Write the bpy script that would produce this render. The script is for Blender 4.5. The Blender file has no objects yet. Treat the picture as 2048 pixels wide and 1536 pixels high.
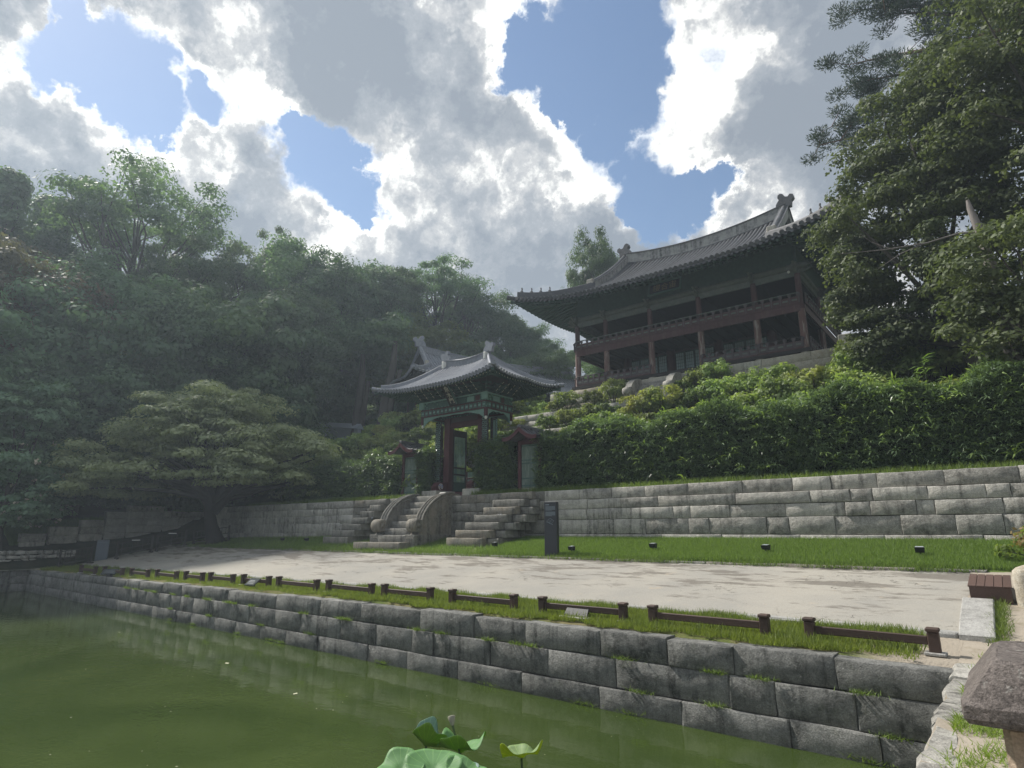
import bpy, math, random
import numpy as np
from mathutils import Vector, Matrix
import mathutils.noise as mnoise

R = math.radians
rng = np.random.default_rng(7)
rnd = random.Random(7)
sc = bpy.context.scene
col = sc.collection

# ------------------------------------------------------------------ camera
PITCH, PSI, FPX = 13.7015, 38.71, 1210.0
cam_d = bpy.data.cameras.new("camera")
cam = bpy.data.objects.new("camera", cam_d)
col.objects.link(cam)
cam.location = (0.0, 0.0, 3.2)
cam.rotation_euler = (R(90 + PITCH), 0.0, R(PSI))
cam_d.sensor_width = 36.0
cam_d.lens = 36.0 * FPX / 2048.0
cam_d.clip_start = 0.1
cam_d.clip_end = 5000.0
sc.camera = cam

# ------------------------------------------------------------------ light
SUN_AZ, SUN_EL = 94.0, 46.0        # degrees west of +Y, elevation
sun_d = bpy.data.lights.new("sun", 'SUN')
sun_d.energy = 5.0
sun_d.angle = R(4.0)
sun_d.color = (1.0, 0.95, 0.87)
sun = bpy.data.objects.new("sun", sun_d)
col.objects.link(sun)
sdir = Vector((-math.sin(R(SUN_AZ)) * math.cos(R(SUN_EL)), math.cos(R(SUN_AZ)) * math.cos(R(SUN_EL)), math.sin(R(SUN_EL))))
sun.rotation_euler = (-sdir).to_track_quat('-Z', 'Y').to_euler()

world = bpy.data.worlds.new("World")
sc.world = world
world.use_nodes = True
sc.view_settings.view_transform = 'Standard'
sc.view_settings.look = 'None'
sc.view_settings.exposure = 0.35
sc.view_settings.gamma = 1.0
sc.view_settings.use_curve_mapping = False


class NT:
    """thin helper round a node tree"""
    def __init__(self, tree):
        self.t = tree
        self.n = tree.nodes
        self.l = tree.links

    def node(self, typ, **kw):
        nd = self.n.new(typ)
        for k, v in kw.items():
            setattr(nd, k, v)
        return nd

    def put(self, sock, v):
        if hasattr(v, 'is_output'):
            self.l.new(v, sock)
        else:
            sock.default_value = v

    def math(self, op, a, b=None, c=None, clamp=False):
        nd = self.node('ShaderNodeMath', operation=op, use_clamp=clamp)
        self.put(nd.inputs[0], a)
        if b is not None: self.put(nd.inputs[1], b)
        if c is not None: self.put(nd.inputs[2], c)
        return nd.outputs[0]

    def vmath(self, op, a, b=None, scale=None):
        nd = self.node('ShaderNodeVectorMath', operation=op)
        self.put(nd.inputs[0], a)
        if b is not None: self.put(nd.inputs[1], b)
        if scale is not None: self.put(nd.inputs['Scale'], scale)
        return nd.outputs['Value'] if op in ('DOT_PRODUCT', 'LENGTH', 'DISTANCE') else nd.outputs[0]

    def noise(self, vec, scale, detail=4, rough=0.55, dist=0.0, color=False):
        nd = self.node('ShaderNodeTexNoise')
        if vec is not None: self.l.new(vec, nd.inputs['Vector'])
        nd.inputs['Scale'].default_value = scale
        nd.inputs['Detail'].default_value = detail
        nd.inputs['Roughness'].default_value = rough
        nd.inputs['Distortion'].default_value = dist
        return nd.outputs['Color'] if color else nd.outputs['Fac']

    def voronoi(self, vec, scale, feature='F1', out='Distance', smooth=None):
        nd = self.node('ShaderNodeTexVoronoi', feature=feature)
        if vec is not None: self.l.new(vec, nd.inputs['Vector'])
        nd.inputs['Scale'].default_value = scale
        if smooth is not None: nd.inputs['Smoothness'].default_value = smooth
        return nd.outputs[out]

    def ramp(self, fac, stops, interp='LINEAR'):
        nd = self.node('ShaderNodeValToRGB')
        cr = nd.color_ramp
        cr.interpolation = interp
        while len(cr.elements) < len(stops): cr.elements.new(0.5)
        for e, (p, c) in zip(cr.elements, stops):
            e.position = p
            e.color = (c, c, c, 1) if isinstance(c, (int, float)) else (*c[:3], 1)
        self.put(nd.inputs[0], fac)
        return nd.outputs[0]

    def mapr(self, v, a, b, c=0.0, d=1.0, smooth=True):
        nd = self.node('ShaderNodeMapRange', interpolation_type='SMOOTHSTEP' if smooth else 'LINEAR')
        self.put(nd.inputs[0], v)
        for i, x in enumerate((a, b, c, d)): self.put(nd.inputs[i + 1], x)
        return nd.outputs[0]

    def mix(self, f, a, b, mode='MIX'):
        nd = self.node('ShaderNodeMix', data_type='RGBA', blend_type=mode)
        self.put(nd.inputs[0], f)
        for s, v in ((6, a), (7, b)):
            if isinstance(v, (tuple, list)): v = (*v[:3], 1.0)
            self.put(nd.inputs[s], v)
        return nd.outputs[2]

    def mapping(self, vec, scale=(1, 1, 1), loc=(0, 0, 0), rot=(0, 0, 0)):
        nd = self.node('ShaderNodeMapping')
        self.l.new(vec, nd.inputs[0])
        nd.inputs['Scale'].default_value = scale
        nd.inputs['Location'].default_value = loc
        nd.inputs['Rotation'].default_value = rot
        return nd.outputs[0]

    def bump(self, h, strength=0.3, dist=0.02, normal=None):
        nd = self.node('ShaderNodeBump')
        nd.inputs['Strength'].default_value = strength
        nd.inputs['Distance'].default_value = dist
        self.l.new(h, nd.inputs['Height'])
        if normal is not None: self.l.new(normal, nd.inputs['Normal'])
        return nd.outputs[0]


# ------------------------------------------------------------------ sky: clear air and broken cloud, one field over the whole dome
SKY_STRENGTH = 0.10
CLOUD_HOLES = [
    ((-0.815, 0.109, 0.568), 0.015, 0.5), ((-0.812, 0.154, 0.563), 0.054, 1.0), ((-0.795, 0.202, 0.572), 0.048, 1.0),
    ((-0.804, 0.239, 0.544), 0.038, 1.0), ((-0.807, 0.264, 0.529), 0.021, 1.0), ((-0.768, 0.291, 0.57), 0.028, 0.8),
    ((-0.723, 0.408, 0.557), 0.039, 1.0), ((-0.718, 0.45, 0.531), 0.055, 1.0), ((-0.706, 0.507, 0.495), 0.041, 1.0),
    ((-0.709, 0.525, 0.47), 0.023, 1.0), ((-0.725, 0.376, 0.577), 0.020, 0.7), ((-0.431, 0.603, 0.672), 0.054, 1.0),
    ((-0.407, 0.657, 0.635), 0.055, 1.0), ((-0.362, 0.641, 0.677), 0.067, 1.0), ((-0.339, 0.686, 0.644), 0.057, 1.0),
    ((-0.304, 0.653, 0.693), 0.048, 1.0), ((-0.284, 0.646, 0.709), 0.034, 1.0), ((-0.385, 0.711, 0.588), 0.037, 0.8),
    ((-0.353, 0.793, 0.497), 0.056, 1.0), ((-0.308, 0.819, 0.484), 0.043, 1.0), ((-0.351, 0.818, 0.456), 0.034, 1.0),
    ((-0.253, 0.828, 0.501), 0.028, 0.8), ((-0.365, 0.756, 0.544), 0.034, 0.7), ((-0.229, 0.728, 0.646), 0.019, 0.36)]
CLOUD_THICK = [(-0.853, 0.155, 0.498), (-0.867, 0.215, 0.449), (-0.632, 0.422, 0.65), (-0.557, 0.547, 0.625),
               (-0.8, 0.368, 0.474), (-0.499, 0.667, 0.553), (-0.588, 0.64, 0.495), (-0.519, 0.719, 0.462),
               (-0.386, 0.804, 0.453), (-0.145, 0.823, 0.55), (-0.581, 0.693, 0.427), (-0.181, 0.84, 0.511)]
CLOUD_THIN = [(-0.848, 0.136, 0.512), (-0.823, 0.213, 0.526), (-0.773, 0.332, 0.541), (-0.804, 0.308, 0.509),
              (-0.755, 0.454, 0.472), (-0.741, 0.28, 0.611), (-0.621, 0.56, 0.548), (-0.482, 0.551, 0.681),
              (-0.441, 0.653, 0.615), (-0.658, 0.577, 0.484), (-0.248, 0.736, 0.629), (-0.3, 0.76, 0.577),
              (-0.245, 0.85, 0.467), (-0.423, 0.72, 0.549), (-0.509, 0.68, 0.528)]


def build_sky():
    t = NT(world.node_tree)
    t.n.clear()
    out = t.node('ShaderNodeOutputWorld')
    sky = t.node('ShaderNodeTexSky', sky_type='NISHITA')
    sky.sun_disc = False
    sky.sun_elevation = R(SUN_EL)
    sky.sun_rotation = R(-SUN_AZ)
    sky.air_density = 1.15
    sky.dust_density = 0.25
    sky.ozone_density = 2.2
    bg1 = t.node('ShaderNodeBackground')
    t.l.new(sky.outputs[0], bg1.inputs[0])
    bg1.inputs[1].default_value = SKY_STRENGTH
    tc = t.node('ShaderNodeTexCoord').outputs['Generated']
    d0 = t.vmath('NORMALIZE', tc)
    # cumulus edges: warp the lookup direction by noise at three sizes
    w1 = t.vmath('SUBTRACT', t.noise(d0, 5.0, 3, 0.5, color=True), (0.5, 0.5, 0.5))
    w2 = t.vmath('SUBTRACT', t.noise(d0, 16.0, 6, 0.62, color=True), (0.5, 0.5, 0.5))
    d = t.vmath('ADD', d0, t.vmath('SCALE', w1, scale=0.07))
    d = t.vmath('ADD', d, t.vmath('SCALE', w2, scale=0.115))
    w3 = t.vmath('SUBTRACT', t.noise(d0, 45.0, 5, 0.6, color=True), (0.5, 0.5, 0.5))
    d = t.vmath('ADD', d, t.vmath('SCALE', w3, scale=0.016))

    def spots(lst, r0=None):
        acc = None
        for it in lst:
            c, r, s = it if r0 is None else (it, r0, 1.0)
            dist = t.vmath('DISTANCE', d, c)
            v = t.mapr(dist, r * 1.85, r * 0.35, 0.0, s)
            acc = v if acc is None else t.math('MAXIMUM', acc, v)
        return acc
    hole = spots(CLOUD_HOLES)
    thick = spots(CLOUD_THICK, 0.085)
    thin = spots(CLOUD_THIN, 0.075)
    f1 = t.noise(d0, 3.1, 4, 0.5)
    far = t.mapr(t.vmath('DISTANCE', d0, (-0.52, 0.66, 0.54)), 0.62, 0.95)         # outside the charted clouds the same kind of field goes on
    open_ = t.math('MULTIPLY', t.mapr(t.noise(t.vmath('ADD', d, (3.1, 1.7, 0.4)), 3.3, 2, 0.5), 0.56, 0.68), far)
    hole = t.math('MAXIMUM', hole, open_)
    billow = t.math('SUBTRACT', 1.0, t.voronoi(d, 9.0, 'SMOOTH_F1', smooth=0.35))
    billow2 = t.math('SUBTRACT', 1.0, t.voronoi(d, 26.0, 'SMOOTH_F1', smooth=0.3))
    fine = t.noise(d, 30.0, 7, 0.62)
    body = t.math('ADD', t.math('MULTIPLY', billow, 0.28), t.math('MULTIPLY', billow2, 0.16))
    body = t.math('ADD', body, t.math('MULTIPLY', fine, 0.34))
    F = t.math('SUBTRACT', t.math('ADD', body, 0.10), t.math('MULTIPLY', hole, 0.78))
    soft = t.mapr(t.noise(d0, 7.0, 3, 0.5), 0.40, 0.62, 0.10, 0.42)
    alpha = t.mapr(F, -0.02, soft)
    # how much cloud the light has crossed: thin edges glow, thick middles are grey
    T = t.math('ADD', t.math('ADD', F, 0.05), t.math('MULTIPLY', thick, 0.36))
    T = t.math('SUBTRACT', T, t.math('MULTIPLY', thin, 0.40))
    T = t.math('ADD', T, t.math('MULTIPLY', t.math('SUBTRACT', f1, 0.5), 0.8))
    T = t.math('ADD', T, t.math('MULTIPLY', t.math('SUBTRACT', t.noise(t.vmath('ADD', d, (2.0, 5.0, 1.0)), 5.5, 4, 0.55), 0.5), 1.25))
    T = t.math('ADD', T, t.math('MULTIPLY', t.math('SUBTRACT', t.noise(d, 9.0, 6, 0.6), 0.5), 0.75))
    T = t.math('ADD', T, t.math('MULTIPLY', t.math('SUBTRACT', t.noise(d0, 21.0, 6, 0.62), 0.5), 0.85))
    T = t.math('ADD', T, t.math('MULTIPLY', t.math('SUBTRACT', billow2, 0.72), -0.35))
    T = t.math('ADD', T, t.math('MULTIPLY', t.math('SUBTRACT', billow, 0.62), 0.30))
    colr = t.ramp(T, [(0.0, (0.86, 0.90, 0.95)), (0.16, (1.0, 1.0, 0.97)), (0.28, (0.92, 0.92, 0.89)), (0.40, (0.56, 0.57, 0.58)), (0.56, (0.36, 0.39, 0.43)), (0.82, (0.25, 0.285, 0.335))])
    bg2 = t.node('ShaderNodeBackground')
    t.l.new(colr, bg2.inputs[0])
    bg2.inputs[1].default_value = 0.95
    mx = t.node('ShaderNodeMixShader')
    t.l.new(alpha, mx.inputs[0])
    t.l.new(bg1.outputs[0], mx.inputs[1])
    t.l.new(bg2.outputs[0], mx.inputs[2])
    t.l.new(mx.outputs[0], out.inputs[0])


build_sky()

# ------------------------------------------------------------------ materials
MATS = {}


def new_mat(name):
    m = bpy.data.materials.new(name)
    m.use_nodes = True
    t = NT(m.node_tree)
    p = t.n['Principled BSDF']
    MATS[name] = m
    return m, t, p


def pos(t):
    return t.node('ShaderNodeNewGeometry').outputs['Position']


def objrand(t):
    return t.node('ShaderNodeObjectInfo').outputs['Random']


def stone_mat(name, base, dark, warm=None, stain=0.5, moss=0.15, bump=0.5, speck=1.0, vary=0.35, streaks=True, lichen=0.0):
    m, t, p = new_mat(name)
    P = pos(t)
    r = objrand(t)
    off = t.vmath('ADD', P, t.vmath('SCALE', (37.0, 11.0, 23.0), scale=t.math('MULTIPLY', r, 1.0)))
    c = t.mix(t.mapr(r, 0.0, 1.0, 0.0, 1.0, False), tuple(x * (1 - vary) for x in base), tuple(min(1, x * (1 + vary * 0.7)) for x in base))
    if warm is not None:
        c = t.mix(t.math('MULTIPLY', t.mapr(t.math('FRACT', t.math('MULTIPLY', r, 7.31)), 0.55, 0.95), 0.8), c, warm)
    big = t.noise(off, 1.6, 5, 0.6)
    c = t.mix(t.mapr(big, 0.35, 0.72, 0.0, stain), c, dark)
    if streaks:
        st = t.noise(t.mapping(P, (3.4, 3.4, 0.28)), 1.5, 5, 0.65)
        br = t.noise(P, 0.55, 3, 0.5)
        c = t.mix(t.math('MULTIPLY', t.mapr(st, 0.46, 0.68), t.mapr(br, 0.38, 0.60, 0.10, 1.0)), c, tuple(x * 0.55 for x in dark))
    if moss:
        mo = t.noise(t.vmath('ADD', P, (5.3, 1.1, 2.2)), 2.3, 5, 0.65)
        c = t.mix(t.mapr(mo, 0.56, 0.72, 0.0, moss), c, (0.055, 0.07, 0.03))
    if lichen:
        li = t.noise(t.vmath('ADD', P, (1.3, 7.1, 4.2)), 9.0, 4, 0.7)
        c = t.mix(t.mapr(li, 0.60, 0.68, 0.0, lichen), c, (0.42, 0.42, 0.39))
    sp = t.noise(P, 42.0, 4, 0.8)
    c = t.mix(t.mapr(t.noise(off, 5.5, 6, 0.75), 0.35, 0.68, 0.0, 0.55), c, tuple(min(1, x * 1.35) for x in base))
    c = t.mix(t.mapr(sp, 0.3, 0.7, 0.0, 1.0, False), t.mix(1.0, c, (1 - .42 * speck,) * 3, 'MULTIPLY'), t.mix(1.0, c, (1 + .35 * speck,) * 3, 'MULTIPLY'))
    t.l.new(c, p.inputs['Base Color'])
    p.inputs['Roughness'].default_value = 0.9
    p.inputs['Specular IOR Level'].default_value = 0.25
    h = t.math('ADD', t.math('MULTIPLY', t.noise(P, 8.0, 8, 0.72), 1.6), t.math('MULTIPLY', t.noise(P, 60.0, 3, 0.6), 0.35))
    t.l.new(t.bump(h, bump, 0.03), p.inputs['Normal'])
    return m


stone_mat('pond_granite', (0.215, 0.215, 0.205), (0.055, 0.058, 0.056), stain=0.9, moss=0.35, bump=1.0, vary=0.34, lichen=0.35)
stone_mat('wall_granite', (0.42, 0.405, 0.37), (0.13, 0.125, 0.115), stain=0.6, moss=0.22, bump=1.0, vary=0.45, lichen=0.2)
stone_mat('step_granite', (0.22, 0.215, 0.195), (0.09, 0.088, 0.078), warm=(0.24, 0.205, 0.155), stain=0.65, moss=0.15, bump=0.6, vary=0.2)
stone_mat('pale_granite', (0.42, 0.41, 0.37), (0.22, 0.20, 0.16), warm=(0.36, 0.29, 0.19), stain=0.5, moss=0.05, bump=0.4, vary=0.2, streaks=True)
stone_mat('kerb_granite', (0.36, 0.355, 0.34), (0.17, 0.165, 0.15), stain=0.5, moss=0.1, bump=0.5, vary=0.2, streaks=False)
stone_mat('pillar_granite', (0.16, 0.14, 0.13), (0.04, 0.034, 0.034), stain=0.85, moss=0.0, bump=0.9, speck=1.6, vary=0.02, streaks=False, lichen=0.55)
stone_mat('post_granite', (0.35, 0.28, 0.21), (0.25, 0.19, 0.15), stain=0.5, moss=0.0, bump=0.5, speck=0.9, vary=0.02, streaks=False)
stone_mat('ridge_plaster', (0.34, 0.34, 0.33), (0.12, 0.12, 0.125), stain=0.8, moss=0.05, bump=0.2, vary=0.1, speck=0.3)
stone_mat('roof_tile', (0.105, 0.108, 0.118), (0.05, 0.05, 0.055), stain=0.6, moss=0.08, bump=0.35, vary=0.45, speck=0.4, streaks=False, lichen=0.25)
MATS['roof_tile'].node_tree.nodes['Principled BSDF'].inputs['Roughness'].default_value = 0.55
stone_mat('roof_tile_light', (0.24, 0.255, 0.29), (0.13, 0.14, 0.165), stain=0.45, moss=0.03, bump=0.3, vary=0.25, speck=0.4, streaks=False, lichen=0.25)
MATS['roof_tile_light'].node_tree.nodes['Principled BSDF'].inputs['Roughness'].default_value = 0.5


def plain_mat(name, c, rough=0.6, vary=0.0, noise=0.25, scale=6.0, bump=0.1, grain=None, spec=0.4, metal=0.0, wear=None):
    m, t, p = new_mat(name)
    P = t.node('ShaderNodeTexCoord').outputs['Object'] if grain else pos(t)
    if grain:
        P = t.mapping(P, grain)
    n = t.noise(P, scale, 5, 0.6)
    a = tuple(x * (1 - noise) for x in c)
    b = tuple(min(1, x * (1 + noise)) for x in c)
    cc = t.mix(n, a, b)
    if wear is not None:
        cc = t.mix(t.mapr(t.noise(P, scale * 0.6, 6, 0.7), 0.48, 0.62, 0.0, wear[1]), cc, wear[0])
    if vary:
        cc = t.mix(objrand(t), t.mix(1.0, cc, (1 - vary,) * 3, 'MULTIPLY'), t.mix(1.0, cc, (1 + vary,) * 3, 'MULTIPLY'))
    t.l.new(cc, p.inputs['Base Color'])
    p.inputs['Roughness'].default_value = rough
    p.inputs['Metallic'].default_value = metal
    p.inputs['Specular IOR Level'].default_value = spec
    if bump:
        t.l.new(t.bump(t.noise(P, scale * 3, 4, 0.6), bump, 0.02), p.inputs['Normal'])
    return m


plain_mat('red_wood', (0.075, 0.033, 0.035), 0.65, 0.15, 0.35, 3.0, 0.2, (4, 4, 0.8), wear=((0.13, 0.085, 0.07), 0.4))
plain_mat('worn_column', (0.145, 0.082, 0.074), 0.75, 0.12, 0.35, 3.0, 0.35, (5, 5, 0.5), wear=((0.30, 0.265, 0.24), 1.0))
plain_mat('bright_red_wood', (0.078, 0.022, 0.027), 0.6, 0.1, 0.3, 3.0, 0.15, (3, 3, 1))
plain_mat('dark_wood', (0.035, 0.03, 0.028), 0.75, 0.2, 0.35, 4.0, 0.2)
plain_mat('eave_green', (0.045, 0.085, 0.075), 0.7, 0.2, 0.4, 5.0, 0.1)
plain_mat('beam_greygreen', (0.12, 0.135, 0.125), 0.75, 0.1, 0.3, 4.0, 0.15, wear=((0.2, 0.2, 0.18), 0.4))
plain_mat('teal_paint', (0.07, 0.13, 0.115), 0.65, 0.15, 0.3, 6.0, 0.05)
plain_mat('pale_teal', (0.20, 0.33, 0.29), 0.65, 0.15, 0.3, 8.0, 0.05)
plain_mat('door_panel', (0.36, 0.47, 0.47), 0.8, 0.1, 0.25, 3.0, 0.05)
plain_mat('pale_green_door', (0.13, 0.18, 0.15), 0.7, 0.08, 0.35, 4.0, 0.1, (3, 3, 0.7), wear=((0.27, 0.32, 0.27), 0.6))
plain_mat('brown_rail', (0.062, 0.038, 0.030), 0.62, 0.2, 0.3, 5.0, 0.25, (1, 5, 5))
plain_mat('deck_wood', (0.10, 0.062, 0.052), 0.6, 0.12, 0.3, 5.0, 0.25, (6, 1, 6))
plain_mat('sign_metal', (0.028, 0.031, 0.038), 0.42, 0, 0.08, 3.0, 0.02, spec=0.5)
plain_mat('plaque_metal', (0.05, 0.058, 0.06), 0.85, 0, 0.1, 3.0, 0.02, spec=0.1)
plain_mat('sign_print', (0.17, 0.21, 0.24), 0.6, 0, 0.05, 3.0, 0.0)
plain_mat('sign_print_dim', (0.085, 0.11, 0.13), 0.6, 0, 0.05, 3.0, 0.0)
plain_mat('blue_grey_metal', (0.10, 0.12, 0.15), 0.5, 0.05, 0.1, 3.0, 0.02)
plain_mat('black_metal', (0.02, 0.022, 0.025), 0.4, 0.1, 0.1, 3.0, 0.02)
plain_mat('lamp_glass', (0.5, 0.55, 0.58), 0.15, 0, 0.05, 3.0, 0.0, spec=0.8)
plain_mat('white_paint', (0.72, 0.72, 0.68), 0.6, 0.0, 0.08, 6.0, 0.02)
plain_mat('aged_gold', (0.22, 0.16, 0.09), 0.6, 0.0, 0.3, 9.0, 0.05)
plain_mat('cream_paint', (0.48, 0.46, 0.36), 0.6, 0.0, 0.15, 9.0, 0.02)
plain_mat('board_black', (0.018, 0.018, 0.022), 0.5, 0.0, 0.2, 6.0, 0.05)
plain_mat('swirl_blue', (0.16, 0.2, 0.42), 0.6, 0.0, 0.1, 9.0, 0.0)
plain_mat('swirl_white', (0.55, 0.53, 0.50), 0.6, 0.0, 0.1, 9.0, 0.0)
plain_mat('plaster_light', (0.33, 0.37, 0.43), 0.8, 0.05, 0.15, 1.2, 0.05)
plain_mat('wall_dark_panel', (0.09, 0.075, 0.08), 0.8, 0.15, 0.25, 2.0, 0.05)
plain_mat('bark', (0.075, 0.066, 0.058), 0.95, 0.25, 0.5, 3.0, 0.9, (4, 4, 0.6))
plain_mat('bark_dark', (0.032, 0.028, 0.027), 0.95, 0.1, 0.5, 3.0, 0.9, (4, 4, 0.6))
plain_mat('bark_pine', (0.13, 0.07, 0.05), 0.95, 0.2, 0.5, 3.0, 0.8, (4, 4, 0.8))
plain_mat('dead_wood', (0.21, 0.19, 0.18), 0.95, 0.1, 0.5, 3.0, 0.9, (5, 5, 0.5))
plain_mat('culm_green', (0.10, 0.15, 0.05), 0.55, 0.2, 0.25, 3.0, 0.0)
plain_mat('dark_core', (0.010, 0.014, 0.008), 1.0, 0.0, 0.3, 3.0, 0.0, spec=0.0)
plain_mat('lotus_stem', (0.05, 0.085, 0.03), 0.5, 0.1, 0.2, 9.0, 0.1)
plain_mat('lotus_pod', (0.26, 0.25, 0.20), 0.8, 0.1, 0.3, 9.0, 0.3)
plain_mat('petal', (0.52, 0.47, 0.36), 0.8, 0.1, 0.2, 9.0, 0.0)
plain_mat('scum', (0.34, 0.34, 0.24), 0.8, 0.3, 0.2, 9.0, 0.0)


def leaf_mat(name, dark, light, transl=0.35, rough=0.55, hue=0.12, warm=None, gloss=0.25):
    m, t, p = new_mat(name)
    at = t.node('ShaderNodeAttribute')
    at.attribute_name = 'tint'
    f = at.outputs['Fac']
    r = objrand(t)
    c = t.mix(f, dark, light)
    if warm is not None:
        c = t.mix(t.mapr(t.noise(pos(t), 0.35, 3, 0.6), 0.5, 0.72, 0.0, 0.75), c, warm)
    hs = t.node('ShaderNodeHueSaturation')
    t.put(hs.inputs['Hue'], t.math('ADD', 0.5, t.math('MULTIPLY', t.math('SUBTRACT', r, 0.5), hue * 0.35)))
    t.put(hs.inputs['Value'], t.math('ADD', 1.0, t.math('MULTIPLY', t.math('SUBTRACT', t.math('FRACT', t.math('MULTIPLY', r, 5.7)), 0.5), hue * 4)))
    t.l.new(c, hs.inputs['Color'])
    c = hs.outputs[0]
    t.l.new(c, p.inputs['Base Color'])
    p.inputs['Roughness'].default_value = rough
    p.inputs['Specular IOR Level'].default_value = gloss
    tr = t.node('ShaderNodeBsdfTranslucent')
    t.l.new(t.mix(1.0, c, (1.25, 1.35, 0.55), 'MULTIPLY'), tr.inputs[0])
    mx = t.node('ShaderNodeMixShader')
    mx.inputs[0].default_value = transl
    out = t.n['Material Output']
    t.l.new(p.outputs[0], mx.inputs[1])
    t.l.new(tr.outputs[0], mx.inputs[2])
    t.l.new(mx.outputs[0], out.inputs[0])
    return m


leaf_mat('leaf_forest', (0.06, 0.115, 0.07), (0.165, 0.25, 0.145), 0.4, hue=0.14)
leaf_mat('leaf_forest_yellow', (0.09, 0.135, 0.045), (0.19, 0.24, 0.08), 0.42)
leaf_mat('leaf_forest_brown', (0.10, 0.085, 0.06), (0.15, 0.13, 0.08), 0.35)
leaf_mat('leaf_maple', (0.15, 0.20, 0.12), (0.45, 0.50, 0.30), 0.38, hue=0.05)
leaf_mat('leaf_right', (0.055, 0.08, 0.042), (0.145, 0.175, 0.088), 0.32, hue=0.06)
leaf_mat('leaf_pine', (0.03, 0.055, 0.036), (0.065, 0.10, 0.06), 0.15, hue=0.05)
leaf_mat('leaf_bamboo', (0.025, 0.052, 0.03), (0.21, 0.30, 0.16), 0.32, rough=0.35, gloss=0.5, hue=0.05)
leaf_mat('leaf_bamboo_bright', (0.12, 0.20, 0.06), (0.26, 0.36, 0.12), 0.4, rough=0.4, gloss=0.5)
leaf_mat('leaf_shrub', (0.11, 0.17, 0.06), (0.33, 0.40, 0.16), 0.42, warm=(0.36, 0.36, 0.12))
leaf_mat('leaf_silk', (0.11, 0.20, 0.14), (0.26, 0.38, 0.26), 0.4)
leaf_mat('grass_blade', (0.075, 0.125, 0.035), (0.225, 0.30, 0.09), 0.42, rough=0.5)
leaf_mat('grass_dry', (0.15, 0.21, 0.045), (0.30, 0.36, 0.09), 0.4, rough=0.5)
leaf_mat('leaf_dry', (0.10, 0.075, 0.03), (0.2, 0.15, 0.06), 0.3)


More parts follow.
